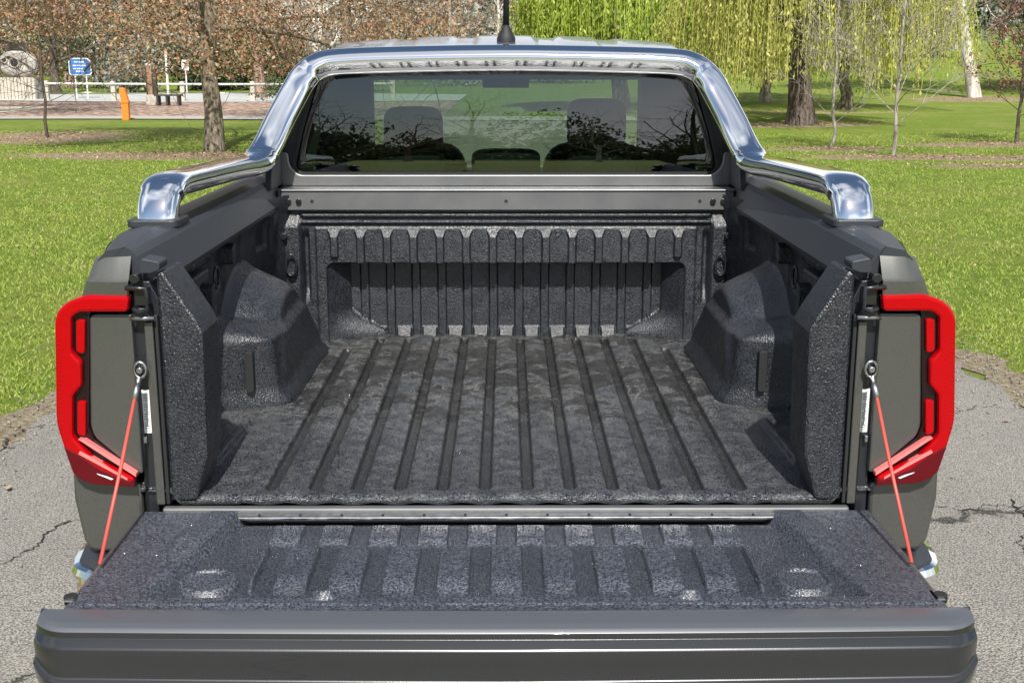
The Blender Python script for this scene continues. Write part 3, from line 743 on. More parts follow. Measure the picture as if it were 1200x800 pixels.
box('front_panel', (-.86, 5.02, .50), (.86, 5.12, 1.10), M_plastic, T, .03)
gr_ = box('grille', (-.58, 5.11, .80), (.58, 5.14, 1.05), M_blackmetal, T, .01)
for q in range(3): box('grille_bar', (-.56, 5.135, .84 + q * .07), (.56, 5.15, .86 + q * .07), M_chrome, gr_, .004)
box('chassis', (-.72, .10, .42), (.72, 4.9, .68), M_rubber, T, .01)
box('cab_floor', (-.88, 1.70, .50), (.88, 3.85, .60), M_trim, T, 0)
box('dashboard', (-.80, 3.30, .95), (.80, 3.98, 1.20), M_trim, T, .05)
for s in (-1, 1): box('wheel_well', (min(s * .60, s * .80), .70, .45), (max(s * .60, s * .80), 1.48, .76), M_rubber, T, 0)
box('cab_back_lower', (-.86, 1.705, .50), (.86, 1.74, 1.325), M_trim, T, 0)
# steering wheel (right hand drive)
tube('steering_wheel', [(.40 + .18 * math.cos(a), 3.20 + .06 * math.sin(a), 1.12 + .17 * math.sin(a)) for a in np.linspace(0, 2 * math.pi, 25)[:-1]], .014, M_trim, T, 8, closed=True)
# seats
def rbox_lathe(name, c, sx, sy, sz, m, parent, e=.45):
    V = []; F = []; nu, nv = 24, 14
    for i in range(nv + 1):
        ph = -math.pi / 2 + math.pi * i / nv
        for j in range(nu):
            th = 2 * math.pi * j / nu
            f = lambda v, q: math.copysign(abs(v) ** q, v)
            V.append((c[0] + sx * f(math.cos(ph), e) * f(math.cos(th), e), c[1] + sy * f(math.cos(ph), e) * f(math.sin(th), e), c[2] + sz * f(math.sin(ph), e)))
    for i in range(nv):
        for j in range(nu): F.append((i * nu + j, i * nu + (j + 1) % nu, (i + 1) * nu + (j + 1) % nu, (i + 1) * nu + j))
    return mesh(name, V, F, m, parent, True)
for (x_, tz) in ((-.42, 1.555), (.41, 1.59)):
    st = rbox_lathe('front_seat', (x_, 3.00, 1.07), .25, .09, .33, M_seat, T)
    rbox_lathe('seat_cushion', (x_, 3.22, .80), .25, .26, .09, M_seat, st)
    rbox_lathe('headrest', (x_, 2.96, tz - .11), .135, .055, .115, M_seat, st)
    tube('headrest_post', [(x_ - .05, 2.97, 1.36), (x_ - .05, 2.97, tz - .15)], .007, M_steel, st, 6)
    tube('headrest_post', [(x_ + .05, 2.97, 1.36), (x_ + .05, 2.97, tz - .15)], .007, M_steel, st, 6)
rs = rbox_lathe('rear_bench', (0, 1.98, 1.05), .66, .09, .30, M_seat, T)
rbox_lathe('seat_cushion', (0, 2.22, .80), .66, .26, .09, M_seat, rs)
for x_ in (-.36, 0, .36): rbox_lathe('headrest', (x_, 1.99, 1.385 if x_ == 0 else 1.375), .13, .045, .055, M_seat, rs)
for s in (-1, 1):
    box('pillar_trim', (min(s * .56, s * .80), 2.50, .9), (max(s * .56, s * .80), 2.66, 1.76), M_trim, T, .02)
    box('door_card', (min(s * .80, s * .86), 1.75, .6), (max(s * .80, s * .86), 3.7, 1.36), M_trim, T, .01)
tube('rear_view_mirror', [(-.11, 3.32, 1.66), (.11, 3.32, 1.66)], [.028, .028], M_trim, T, 10)
# ================================================================== the park
CAMP = (0, -2.543, 1.765)
def ground_at(px, py):
    """where a sight line through the photograph meets level ground (used once, to take positions off the picture)"""
    P = R(13.26); u = (px - 593) / 1400; v = (py - 400) / 1400
    d = (u, math.cos(P) - v * math.sin(P), -math.sin(P) - v * math.cos(P)); t = -CAMP[2] / d[2]
    return Vector((d[0] * t, CAMP[1] + d[1] * t, 0))
def terrain(x, y):
    x = np.asarray(x, float); y = np.asarray(y, float)
    return 3.6 * ss(46, 105, y) * ss(6, 26, x) + 2.2 * ss(75, 140, y) + 5.0 * ss(120, 260, y) + .05 * np.sin(x * .21 + 1) * np.sin(y * .17) * ss(6, 14, np.hypot(x, y + 2))
def tz(x, y): return float(terrain(x, y))

# --- grass ground sheet
M_grass = mat('grass_ground', (.08, .12, .02), .8, 0, .2); k = NB(M_grass)
pos = k.g.outputs['Position']; X_, Y_, Z_ = k.xyz()
n1 = k.noise(.55, 5, .6); n2 = k.noise(3.2, 5, .65); n3 = k.noise(55, 4, .7); n4 = k.noise(.13, 3)
c = k.mix(k.ramp(n2, [(.35, 0), (.65, 1)]), (.15, .24, .025), (.25, .32, .045))
c = k.mix(k.ramp(n1, [(.48, 0), (.66, .7)]), c, (.36, .34, .10))
c = k.mix(k.ramp(n3, [(.42, 0), (.60, .4)]), c, (.07, .12, .012))
c = k.mix(k.ramp(n3, [(.58, 0), (.72, .6)]), c, (.40, .39, .13))
bare = k.math('MULTIPLY', k.ramp(n2, [(.56, 0), (.66, 1)]), k.ramp(k.noise(.9, 4, .6), [(.56, 0), (.66, .55)]))
n5 = k.noise(11, 5, .7); c = k.mix(k.ramp(n5, [(.38, .35), (.52, 0)]), c, (.09, .15, .015)); c = k.mix(k.ramp(n5, [(.55, 0), (.70, .5)]), c, (.42, .40, .15))
c = k.mix(bare, c, (.30, .22, .13))
def ellipse(cx, cy, rx, ry, soft=.35):
    a = k.math('DIVIDE', k.math('SUBTRACT', X_, cx), rx); b = k.math('DIVIDE', k.math('SUBTRACT', Y_, cy), ry)
    d = k.math('ADD', k.math('MULTIPLY', a, a), k.math('MULTIPLY', b, b))
    d = k.math('ADD', d, k.math('MULTIPLY', k.math('SUBTRACT', n2, .5), 2.2))
    return k.ramp(d, [(1 - soft, 1), (1, 0)]) if soft < 1 else d
mul = None
def G(px, py): return ground_at(px, py)
beds = [(G(60, 163), 2.0, 2.3), (G(215, 183), 3.6, 1.0), (G(975, 174), 1.35, .75), (G(1048, 184), 1.9, .75), (G(1195, 170), 2.6, .9), (G(925, 146), 2.6, 1.3), (G(1140, 118), 3.0, 2.0), (G(1185, 195), 1.6, .5), (G(900, 132), 5.0, .8), (G(1240, 186), 3, .7)]
for (p, rx, ry) in beds:
    e = ellipse(p.x, p.y, rx, ry); mul = e if mul is None else k.math('MAXIMUM', mul, e)
mc = k.mix(k.ramp(n3, [(.38, 0), (.62, 1)]), (.22, .15, .10), (.50, .40, .28))
c = k.mix(k.math('MULTIPLY', mul, .85), c, mc)
k.l(c, k.b.inputs['Base Color']); k.l(k.bump(n3, 1.0, .05), k.b.inputs['Normal'])
xs = np.concatenate([np.linspace(-400, -60, 12), np.linspace(-55, 55, 90), np.linspace(60, 400, 12)]); ys = np.concatenate([np.linspace(-300, -30, 12), np.linspace(-28, 120, 120), np.linspace(125, 700, 18)])
tag(grid('ground', lambda X, Y: (X, Y, terrain(X, Y)), xs, ys, M_grass), kind='structure')

# --- asphalt drive the truck stands on
M_asph = mat('asphalt', (.2, .19, .18), .8, 0, .3); k = NB(M_asph)
a1 = k.vor(130); a2 = k.noise(150, 3, .75); a3 = k.noise(.8, 5, .6); a4 = k.noise(9, 4, .6)
c = k.ramp(a1, [(.1, (.46, .43, .38)), (.45, (.32, .30, .265)), (.75, (.13, .122, .11))])
c = k.mix(k.ramp(a2, [(.37, .9), (.5, 0)]), c, (.06, .056, .052)); c = k.mix(k.ramp(a2, [(.57, 0), (.68, .6)]), c, (.52, .49, .43))
c = k.mix(k.ramp(a3, [(.35, .35), (.6, 0)]), c, (.13, .125, .115)); c = k.mix(k.ramp(a4, [(.55, 0), (.75, .25)]), c, (.36, .33, .28))
dc = k.vor(.42, 'DISTANCE_TO_EDGE', vec=None)
wv = k.n.new('ShaderNodeVectorMath'); wv.operation = 'ADD'; nz = k.n.new('ShaderNodeTexNoise'); nz.inputs['Scale'].default_value = 2.5; nz.inputs['Detail'].default_value = 8; nz.inputs['Roughness'].default_value = .65
k.l(k.g.outputs['Position'], nz.inputs['Vector']); sc3 = k.n.new('ShaderNodeVectorMath'); sc3.operation = 'SCALE'; sc3.inputs['Scale'].default_value = .8
sc3.inputs['Scale'].default_value = .35; k.l(nz.outputs['Color'], sc3.inputs[0]); k.l(k.g.outputs['Position'], wv.inputs[0]); k.l(sc3.outputs[0], wv.inputs[1])
dc = k.vor(.33, 'DISTANCE_TO_EDGE', vec=wv.outputs[0])
crk = k.ramp(dc, [(.0012, 1), (.0045, 0)])
c = k.mix(k.math('MULTIPLY', crk, .85), c, (.02, .019, .016)); k.l(c, k.b.inputs['Base Color'])
h = k.math('SUBTRACT', k.math('SUBTRACT', a2, k.math('MULTIPLY', a1, .8)), k.math('MULTIPLY', crk, 3)); k.l(k.bump(h, .8, .006), k.b.inputs['Normal'])
yy = np.linspace(-14, 34.5, 420)
def wob(t, s): return .05 * np.sin(t * 1.7 + s) + .035 * np.sin(t * 4.9 + s * 2) + .03 * np.sin(t * 11 + s) + rng.normal(0, .012, len(t))
xl = -2.30 + wob(yy, 1); xr = 2.72 + .012 * np.maximum(0, 4 - yy) * 0 + wob(yy, 4)
U = np.linspace(0, 1, 14)
Vd = np.stack([xl[:, None] + (xr - xl)[:, None] * U[None], np.repeat(yy[:, None], 14, 1), terrain(xl[:, None] + (xr - xl)[:, None] * U[None], np.repeat(yy[:, None], 14, 1)) + .012], -1).reshape(-1, 3)
i = (np.arange(len(yy) - 1)[:, None] * 14 + np.arange(13)[None]).ravel()
tag(fastmesh('driveway', Vd, np.stack([i, i + 1, i + 15, i + 14], -1), M_asph), kind='structure')

# dirt shoulder between asphalt and grass
M_dirt = mat('dirt', (.16, .12, .08), .95, 0, .2, noise=(30, 5, .35, .65), col2=(.30, .26, .18), bump=(90, 1, .02))
def shoulder(x0, x1, nm):
    n = 420; w0 = x0 + wob(yy, 7) * 1.2; w1 = x1 + wob(yy, 9) * 1.8
    V = np.stack([np.stack([w0, yy, terrain(w0, yy) + .007], -1), np.stack([w1, yy, terrain(w1, yy) + .006], -1)], 1).reshape(-1, 3)
    i = np.arange(n - 1) * 2
    tag(fastmesh(nm, V, np.stack([i, i + 1, i + 3, i + 2], -1), M_dirt), kind='structure')
shoulder(-2.52, -2.2, 'dirt_verge'); shoulder(2.62, 2.98, 'dirt_verge')

# --- far side of the lawn: footpath, mulch, gravel, road
def strip_xy(nm, pts, z, m, thick=0):
    V = [(x, y, tz(x, y) + z) for x, y in pts]; n = len(pts)
    F = [tuple(range(n))]
    if thick:
        V += [(x, y, tz(x, y) + z - thick) for x, y in pts]; F += [(i, (i + 1) % n, n + (i + 1) % n, n + i) for i in range(n)]
    o = mesh(nm, V, F, m); 
    bm = bmesh.new(); bm.from_mesh(o.data); bmesh.ops.recalc_face_normals(bm, faces=bm.faces); bm.to_mesh(o.data); bm.free()
    return tag(o, kind='structure')
def band(nm, x0, x1, y0, y1, z, m, wig=.15, n=60, sl=0):
    xs_ = np.linspace(x0, x1, n); a = y0 + sl * (xs_ - x0) + wig * np.sin(xs_ * .5 + y0) + rng.normal(0, wig * .2, n); b = y1 + sl * (xs_ - x0) + wig * np.sin(xs_ * .4 + y1) + rng.normal(0, wig * .2, n)
    nn = 8; t = np.linspace(0, 1, nn); YY = a[:, None] + (b - a)[:, None] * t; XX = np.repeat(xs_[:, None], nn, 1)
    V = np.stack([XX, YY, terrain(XX, YY) + z], -1).reshape(-1, 3); i = (np.arange(n - 1)[:, None] * nn + np.arange(nn - 1)).ravel()
    return tag(fastmesh(nm, V, np.stack([i, i + nn, i + nn + 1, i + 1], -1), m), kind='structure')
M_path = mat('path', (.30, .28, .26), .85, noise=(14, 5, .35, .65), col2=(.42, .39, .35), bump=(60, .5, .01))
M_mulch = mat('mulch', (.13, .075, .055), .95, 0, .1, noise=(3.5, 9, .40, .60), col2=(.50, .38, .30), bump=(6, 1, .15))
M_gravel = mat('gravel', (.46, .38, .27), .9, noise=(6, 5, .35, .65), col2=(.62, .55, .42))
M_road = mat('road', (.36, .36, .34), .85, noise=(2, 5, .35, .65), col2=(.46, .46, .44))
band('footpath', -45, 4, 33.6, 35.9, .03, M_path, .1)
band('mulch_bed', -45, -2, 35.9, 50, .018, M_mulch, .3)
band('gravel_path', -45, -17.2, 39.2, 44.5, .026, M_gravel, .25)
band('road', -60, -2, 50.0, 61, .032, M_road, .1)

# --- grass blades near the truck, leaf litter
M_blade = leafmat('grass_blade', [(.12, .19, .018), (.20, .30, .03), (.28, .38, .045), (.38, .44, .08), (.52, .52, .20)], .6, .35)
def blades(nm, n, side):
    D = np.exp(rng.uniform(math.log(4.4), math.log(30), n)); hw = .50 * D
    lat = rng.uniform(0, 1, n)
    if side < 0: x = -(2.42 + lat * (hw - 1.6 + 1.2)); 
    else: x = 2.85 + lat * (hw - 1.6 + 1.2)
    y = D + CAMP[1]; ok = (np.abs(x) < hw + 1.5) & (y < 31) & (y > 1)
    x, y = x[ok], y[ok]; D = D[ok]; nz_ = np.sin(x * 1.3 + np.sin(y * .9) * 2) * np.sin(y * 1.1 + x * .4) + np.sin(x * 5.1) * np.sin(y * 4.3)
    keep = rng.uniform(size=len(x)) < .62 + .3 * nz_; x, y, D = x[keep], y[keep], D[keep]
    for (p, rx, ry) in beds:
        q = ((x - p.x) / rx) ** 2 + ((y - p.y) / ry) ** 2 > rng.uniform(.5, 1.1, len(x)); x, y, D = x[q], y[q], D[q]
    m_ = len(x); a = rng.uniform(0, 2 * np.pi, m_); s_ = 1 + D / 14
    edge = np.clip((np.abs(x) - (2.42 if side < 0 else 2.85)) / .3, .35, 1)
    h = rng.uniform(.010, .027, m_) * edge * (1 + D / 60); wd = .0026 * s_; lean = rng.normal(0, .75, (m_, 2)) * h[:, None]
    z = terrain(x, y)
    B = np.stack([x, y, z], -1); dx = np.stack([np.cos(a) * wd, np.sin(a) * wd, 0 * a], -1)
    tip = B + np.stack([lean[:, 0], lean[:, 1], h], -1)
    V = np.stack([B - dx, B + dx, tip], 1).reshape(-1, 3); i = np.arange(m_) * 3
    tag(fastmesh(nm, V, np.stack([i, i + 1, i + 2], -1), M_blade), 'short bright green grass growing beside the asphalt', 'grass', kind='stuff')
blades('grass', 260000, -1); blades('grass', 260000, 1)

def leaf_quads(P, size, rngs=.35, flat=False, asp=.6):
    """numpy: one randomly turned quad per point"""
    n = len(P); sz = size * rng.uniform(1 - rngs, 1 + rngs, n)
    a = rng.normal(size=(n, 3)); a[:, 2] *= (.15 if flat else 1); a /= np.linalg.norm(a, axis=1)[:, None]
    b = rng.normal(size=(n, 3)); b[:, 2] *= (.15 if flat else 1); b -= a * (a * b).sum(1)[:, None]; b /= np.linalg.norm(b, axis=1)[:, None]
    a = a * sz[:, None] * .5; b = b * sz[:, None] * .5 * asp
    V = np.stack([P - a, P + b * 1.0 - a * .1, P + a, P - b - a * .1], 1).reshape(-1, 3); i = np.arange(n) * 4
    return V, np.stack([i, i + 1, i + 2, i + 3], -1)
M_litter = leafmat('leaf_litter', [(.18, .09, .05), (.33, .20, .12), (.45, .32, .22), (.12, .06, .04)], .8, 0)
pts = []
for (p, rx, ry) in beds:
    n = int(1400 * rx * ry / 3) + 200; q = rng.normal(0, .55, (n, 2)); pts.append(np.stack([p.x + q[:, 0] * rx, p.y + q[:, 1] * ry, np.zeros(n)], -1))
pts = np.concatenate(pts); pts[:, 2] = terrain(pts[:, 0], pts[:, 1]) + .03
V, F = leaf_quads(pts, .042, flat=True); tag(fastmesh('leaf_litter', V, F, M_litter), 'brown fallen leaves scattered round the tree bases', 'leaf litter', kind='stuff')

# loose stones along the crumbling asphalt edge
M_stone_s = leafmat('loose_stone', [(.12, .11, .10), (.22, .20, .17), (.30, .28, .24), (.07, .06, .05)], .9, 0)
def stones(n, seed):
    g_ = np.random.default_rng(seed); sd_ = g_.choice([-1, 1], n); y = g_.uniform(1.5, 16, n); off = g_.normal(0, .13, n)
    x = np.where(sd_ < 0, -2.36 + off, 2.80 + off); far = g_.uniform(size=n) > .80; x = np.where(far, g_.uniform(-2.2, 2.7, n), x); y = np.where(far, g_.uniform(-2, 10, n), y)
    rr = g_.uniform(.003, .011, n); O = np.array([(1, 0, 0), (0, 1, 0), (-1, 0, 0), (0, -1, 0), (0, 0, 1), (0, 0, -.5)]); J = O[None] * g_.uniform(.6, 1.3, (n, 6, 3)) * rr[:, None, None]
    a = g_.uniform(0, 6.28, n); ca, sa = np.cos(a)[:, None], np.sin(a)[:, None]; X = J[..., 0] * ca - J[..., 1] * sa; Y = J[..., 0] * sa + J[..., 1] * ca
    V = np.stack([X + x[:, None], Y + y[:, None], J[..., 2] + .015 + terrain(x, y)[:, None]], -1).reshape(-1, 3)
    f = np.array([(0, 1, 4), (1, 2, 4), (2, 3, 4), (3, 0, 4), (1, 0, 5), (2, 1, 5), (3, 2, 5), (0, 3, 5)]); F = (f[None] + (np.arange(n) * 6)[:, None, None]).reshape(-1, 3)
    tag(fastmesh('loose_stones', V, F, M_stone_s), 'small loose stones along the crumbling asphalt edge', 'stones', kind='stuff')
stones(6000, 8)
n = 260; q = np.stack([np.where(rng.uniform(size=n) < .5, rng.uniform(-5.5, -2.0, n), rng.uniform(2.4, 6.5, n)), rng.uniform(0, 13, n), np.zeros(n)], -1); q[:, 2] = terrain(q[:, 0], q[:, 1]) + .03
V, F = leaf_quads(q, .04, flat=True); tag(fastmesh('leaf_litter', V, F, M_litter), 'stray brown leaves on the grass and drive near the truck', 'leaf litter', kind='stuff')

# ------------------------------------------------------------------ tree builder
class Tree:
    def __init__(s, seed): s.V = []; s.F = []; s.tips = []; s.r = random.Random(seed); s.n = 0
    def limb(s, pts, rads, n=6):
        V, F = tube_vf(pts, rads, n); o = s.n; s.V += V; s.F += [tuple(o + i for i in f) for f in F[:-2]]; s.n += len(V)
    def grow(s, p, d, length, rad, level, maxl, droop=0, up=.1, kids=4, spread=.8, wig=.18, shrink=.62, nside=6, start=.25):
        r = s.r; seg = 5 if level < 2 else 4; pts = [p.copy()]; q = p.copy(); dd = d.normalized()
        for i in range(seg):
            dd = (dd + Vector((r.gauss(0, wig), r.gauss(0, wig), r.gauss(0, wig) + up - droop * (i / seg)))).normalized(); q = q + dd * length / seg; pts.append(q.copy())
        rads = [rad * (1 - .7 * i / seg) for i in range(seg + 1)]
        s.limb(pts, rads, max(3, nside - level))
        if level >= maxl: s.tips.append((pts[-1], dd)); s.tips.append((pts[-2], dd)); s.tips.append((pts[2], dd)); return
        for i in range(kids):
            t = start + (1 - start) * (i + r.random() * .8) / kids; j = min(int(t * seg), seg - 1); b = pts[j].lerp(pts[j + 1], t * seg - j)
            a = r.uniform(0, 2 * math.pi); ax = (pts[j + 1] - pts[j]).normalized(); pv = ax.orthogonal().normalized(); pv = Matrix.Rotation(a, 3, ax) @ pv
            nd = (ax * (1 - spread * .6) + pv * spread).normalized()
            s.grow(b, nd, length * shrink * r.uniform(.7, 1.15), max(rad * .45 * (1 - .4 * t), .006), level + 1, maxl, droop, up, kids, spread, wig, shrink, nside, start)
        s.tips.append((pts[-1], dd))
def trunk_pts(h, lean, rad, flare=1.5, n=8, wig=.025, r=random):
    P = []; Rr = []
    for i in range(n + 1):
        t = i / n; P.append(Vector((lean[0] * t + r.gauss(0, wig) * (i > 0), lean[1] * t + r.gauss(0, wig) * (i > 0), h * t - .05))); Rr.append(rad * (1 - .45 * t) * (1 + (flare - 1) * math.exp(-t * h / .35)))
    return P, Rr
def barkmat(nm, c1, c2, sc_=9, bs=1.0, bd=.03):
    m = mat(nm, c1, .9, 0, .2); k = NB(m); mpn = k.n.new('ShaderNodeMapping'); mpn.inputs['Scale'].default_value = (1, 1, .22); k.l(k.g.outputs['Position'], mpn.inputs[0])
    f = k.noise(sc_, 6, .65, vec=mpn.outputs[0]); k.l(k.mix(k.ramp(f, [(.36, 0), (.62, 1)]), c1, c2), k.b.inputs['Base Color']); k.l(k.bump(f, bs, bd), k.b.inputs['Normal']); return m
B_oak = barkmat('oak_bark', (.07, .055, .04), (.27, .23, .17), 22)
B_grey = barkmat('grey_bark', (.14, .12, .10), (.40, .36, .31), 14)
B_pale = barkmat('pale_bark', (.30, .27, .23), (.70, .66, .60), 5, .4)
B_dark = barkmat('dark_bark', (.035, .028, .022), (.14, .11, .09), 16)
B_red = barkmat('reddish_bark', (.12, .07, .05), (.36, .25, .19), 8)
L_oak = leafmat('oak_leaves', [(.16, .08, .05), (.36, .17, .09), (.55, .29, .14), (.30, .21, .14), (.62, .44, .28), (.26, .26, .13), (.44, .20, .12)], .6, .4)
L_green = leafmat('evergreen_leaves', [(.03, .05, .02), (.05, .085, .03), (.08, .12, .045), (.12, .15, .07)], .55, .3)
L_willow = leafmat('fresh_willow_leaves', [(.22, .31, .03), (.36, .46, .05), (.52, .60, .10), (.13, .19, .03)], .5, .45)
L_ywillow = leafmat('yellow_willow_leaves', [(.34, .38, .07), (.52, .52, .12), (.66, .62, .20), (.25, .28, .07), (.50, .42, .15)], .5, .45)
L_grey = leafmat('grey_foliage', [(.15, .16, .13), (.28, .29, .24), (.42, .41, .36), (.20, .17, .13)], .7, .3)
L_rust = leafmat('rust_leaves', [(.20, .07, .05), (.33, .13, .08), (.24, .12, .08)], .6, .3)

def mk_tree(nm, label, cat, loc, seed, bark, leaf, h=5, rad=.2, lean=(0, 0), length=3.5, maxl=2, kids=5, nlimb=7, leafn=9000, leafs=.09, spread=.9, droop=.05, up=.06, cl=.28, group=None, h0=.3, flare=1.5, shrink=.62, wig=.18, zs=.8, low=-9, lowdir=.25, limb_r=.42, asp=.6):
    p = Vector(loc); p.z = tz(p.x, p.y)
    T_ = thing(nm, label, cat, p, 0, group); tr = Tree(seed); r = tr.r
    P, Rr = trunk_pts(h, lean, rad, flare, r=r); tr.limb(P, Rr, 14)
    lb = Tree(seed + 1)
    for i in range(nlimb):
        t = h0 + (1 - h0) * (i + .5 * r.random()) / nlimb; j = min(int(t * 8), 7); b = P[j].lerp(P[j + 1], t * 8 - j); a = i * 2.4 + r.uniform(-.4, .4)
        e = lowdir + .9 * (t - h0) / (1 - h0 + .01)
        lb.grow(b, Vector((math.cos(a), math.sin(a), e)), length * r.uniform(.8, 1.15) * (1.1 - .35 * t), rad * limb_r * (1.1 - .5 * t), 0, maxl, droop, up, kids, spread, wig, shrink, 7)
    lb.grow(P[-1], Vector((lean[0] * .1, 0, 1)), length * .8, rad * .5, 0, maxl, droop, up, kids, spread, wig, shrink, 7)
    fastv = np.array([tuple(v) for v in tr.V]); mesh('trunk', tr.V, tr.F, bark, T_, True); mesh('branches', lb.V, lb.F, bark, T_, True)
    if leafn:
        tips = np.array([tuple(t[0]) for t in lb.tips]); idx = rng.integers(0, len(tips), leafn)
        Q = tips[idx] + rng.normal(0, cl, (leafn, 3)) * np.array([1, 1, zs]); Q = Q[Q[:, 2] > (low(Q) if callable(low) else low)]
        V, F = leaf_quads(Q, leafs, asp=asp); fastmesh('crown', V, F, leaf, T_)
    return T_
# copper oak left of the cab
po = G(252, 178)
mk_tree('oak_tree', 'large oak with brown winter leaves and straight grey trunk on the left lawn', 'tree', po, 11, B_oak, L_oak, h=6.5, rad=.175, length=4.6, maxl=2, kids=6, nlimb=13, leafn=60000, leafs=.07, spread=.95, droop=.10, up=-.01, cl=.30, h0=.36, flare=1.25, low=lambda Q: 1.45 + .75 * ss(1.2, 2.2, -Q[:, 0]), lowdir=-.02, shrink=.55)
mk_tree('oak_tree', 'brown-leaved oak further back at the left edge behind the bare sapling', 'tree', (-17.5, 36.5, 0), 12, B_oak, L_oak, h=7, rad=.2, length=5.0, maxl=2, kids=5, nlimb=12, leafn=32000, leafs=.09, spread=.9, droop=.10, up=0, cl=.4, h0=.36, low=lambda Q: 2.1 + .9 * ss(-.5, 1.5, Q[:, 0]), lowdir=.0)
mk_tree('oak_tree', 'russet-leaved oak rising just behind the left corner of the cab roof', 'tree', (-4.6, 33, 0), 13, B_oak, L_oak, h=7, rad=.2, length=4.4, maxl=2, kids=5, nlimb=11, leafn=30000, leafs=.085, spread=.9, droop=.10, up=0, cl=.38, h0=.34, low=1.9, lowdir=.0)
# sapling, bare, left
def sapling(nm, label, loc, seed, h, rad, ln, bark, leaf=None, leafn=0, nl=16, lowdir=.45, h0=.22, leafs=.06, group=None):
    return mk_tree(nm, label, 'tree', loc, seed, bark, leaf, h=h, rad=rad, length=ln, maxl=2, kids=5, nlimb=nl, leafn=leafn, leafs=leafs, spread=.6, droop=0, up=.05, cl=.10, h0=h0, flare=1.2, shrink=.5, wig=.07, lowdir=lowdir, limb_r=.26, group=group)
sapling('young_tree', 'thin bare sapling in a mulch ring at the far left of the lawn', G(57, 163), 21, 3.4, .035, 1.55, B_dark, lowdir=.12, nl=20)
sapling('young_tree', 'leafless sapling in front of the thick willow trunk, left of a twin sapling', G(974, 172), 22, 3.0, .034, 1.3, B_grey, nl=18, lowdir=.9, h0=.16)
sapling('young_tree', 'taller leafless sapling right of the willow trunk, nearest to the truck', G(1048, 183), 23, 3.8, .036, 1.7, B_grey, nl=20, lowdir=.7, h0=.16)
sapling('young_tree', 'small sapling with sparse rust-red leaves at the right edge of the lawn', G(1192, 169), 24, 2.6, .04, 1.25, B_dark, L_rust, 1500, nl=18, lowdir=.35, leafs=.075)
# willows
def willow(nm, label, loc, seed, trunk_r, h, crown_r, nstr, leaf, bark, zlow, leafs=.09, per=60, ytop=None, thin=1.15, group=None, lw=.4, split=True):
    p = Vector(loc); p.z = tz(p.x, p.y); T_ = thing(nm, label, 'willow tree', p, 0, group); tr = Tree(seed); r = tr.r
    P, Rr = trunk_pts(2.6 if split else 4.5, (r.uniform(-.3, .3), 0), trunk_r, 1.35, r=r, wig=.05); tr.limb(P, Rr, 16); mesh('trunk', tr.V, tr.F, bark, T_, True)
    lb = Tree(seed + 5)
    for i in range(7):
        a = i * .9 + r.uniform(-.3, .3); lb.grow(P[-1] - Vector((0, 0, .1 + .2 * (i % 3))), Vector((math.cos(a) * .8, math.sin(a) * .8, .9)), crown_r * .75, trunk_r * .5, 0, 2, .10, .06, 4, .8, .14, .6, 8)
    mesh('branches', lb.V, lb.F, bark, T_, True)
    # hanging shoots : thin ribbons with narrow leaves
    LV = []; SV = []; SF = []
    clus = rng.uniform(0, 2 * np.pi, 26)
    for i in range(nstr):
        a = (clus[rng.integers(0, 26)] + rng.normal(0, .10)) if i % 3 else rng.uniform(0, 2 * np.pi); rr = crown_r * math.sqrt(rng.uniform(.05, 1)) * (1 + .15 * math.sin(a * 3 + seed) + .08 * math.sin(a * 7)); top = h * (1 - .45 * (rr / crown_r) ** 2.2) * rng.uniform(.82, 1.03)
        bot = zlow + rng.uniform(0, 1) ** 2.0 * (top - zlow) * .65 + .5 * math.sin(a * 5 + seed) ** 2 + .35 * math.sin(a * 13)
        if bot > top - .5: continue
        m_ = 9; t = np.linspace(0, 1, m_); sx = math.cos(a) * (rr + .35 * 0) ; sy = math.sin(a) * rr
        out = .35 * (1 - (1 - t) ** 2); ph = rng.uniform(0, 6); X = sx + math.cos(a) * out + .06 * np.sin(t * 7 + ph) * t; Y = sy + math.sin(a) * out + .06 * np.cos(t * 6 + ph) * t; Z = top + (bot - top) * t
        b0 = len(SV); ww = .006
        for q in range(m_): SV += [(X[q] - ww, Y[q], Z[q]), (X[q] + ww, Y[q], Z[q])]
        SF += [(b0 + 2 * q, b0 + 2 * q + 1, b0 + 2 * q + 3, b0 + 2 * q + 2) for q in range(m_ - 1)]
        nl = int(per * (top - bot) / h * rng.uniform(.5, 1.3) * thin); u = rng.uniform(.03, 1, nl)
        LV.append(np.stack([np.interp(u, t, X), np.interp(u, t, Y), np.interp(u, t, Z)], -1))
    fastmesh('hanging_shoots', np.array(SV), np.array(SF), leaf, T_)
    Q = np.concatenate(LV); n = len(Q); sz = leafs * rng.uniform(.6, 1.4, n); ax = rng.normal(0, .38, (n, 3)); ax[:, 2] = -1; ax /= np.linalg.norm(ax, axis=1)[:, None]
    b = rng.normal(size=(n, 3)); b -= ax * (ax * b).sum(1)[:, None]; b /= np.linalg.norm(b, axis=1)[:, None]
    A = ax * sz[:, None]; Bq = b * sz[:, None] * lw * .5; Q = Q + rng.normal(0, .055, Q.shape)
    V = np.stack([Q, Q + A * .5 + Bq, Q + A, Q + A * .5 - Bq], 1).reshape(-1, 3); i = np.arange(n) * 4
    fastmesh('crown', V, np.stack([i, i + 1, i + 2, i + 3], -1), leaf, T_); return T_
pw = G(921, 146)
willow('willow_tree', 'yellow-green weeping willow with thick dark trunk on the right lawn', pw + Vector((.45, 0, 0)), 31, .38, 9, 3.3, 850, L_ywillow, B_dark, 1.05, leafs=.12, per=95)
willow('willow_tree', 'bright green weeping willow hanging behind the cab roof', (4.0, 40, 0), 32, .30, 10, 3.6, 1700, L_willow, B_oak, 1.6, leafs=.15, per=100, split=False, lw=.35)
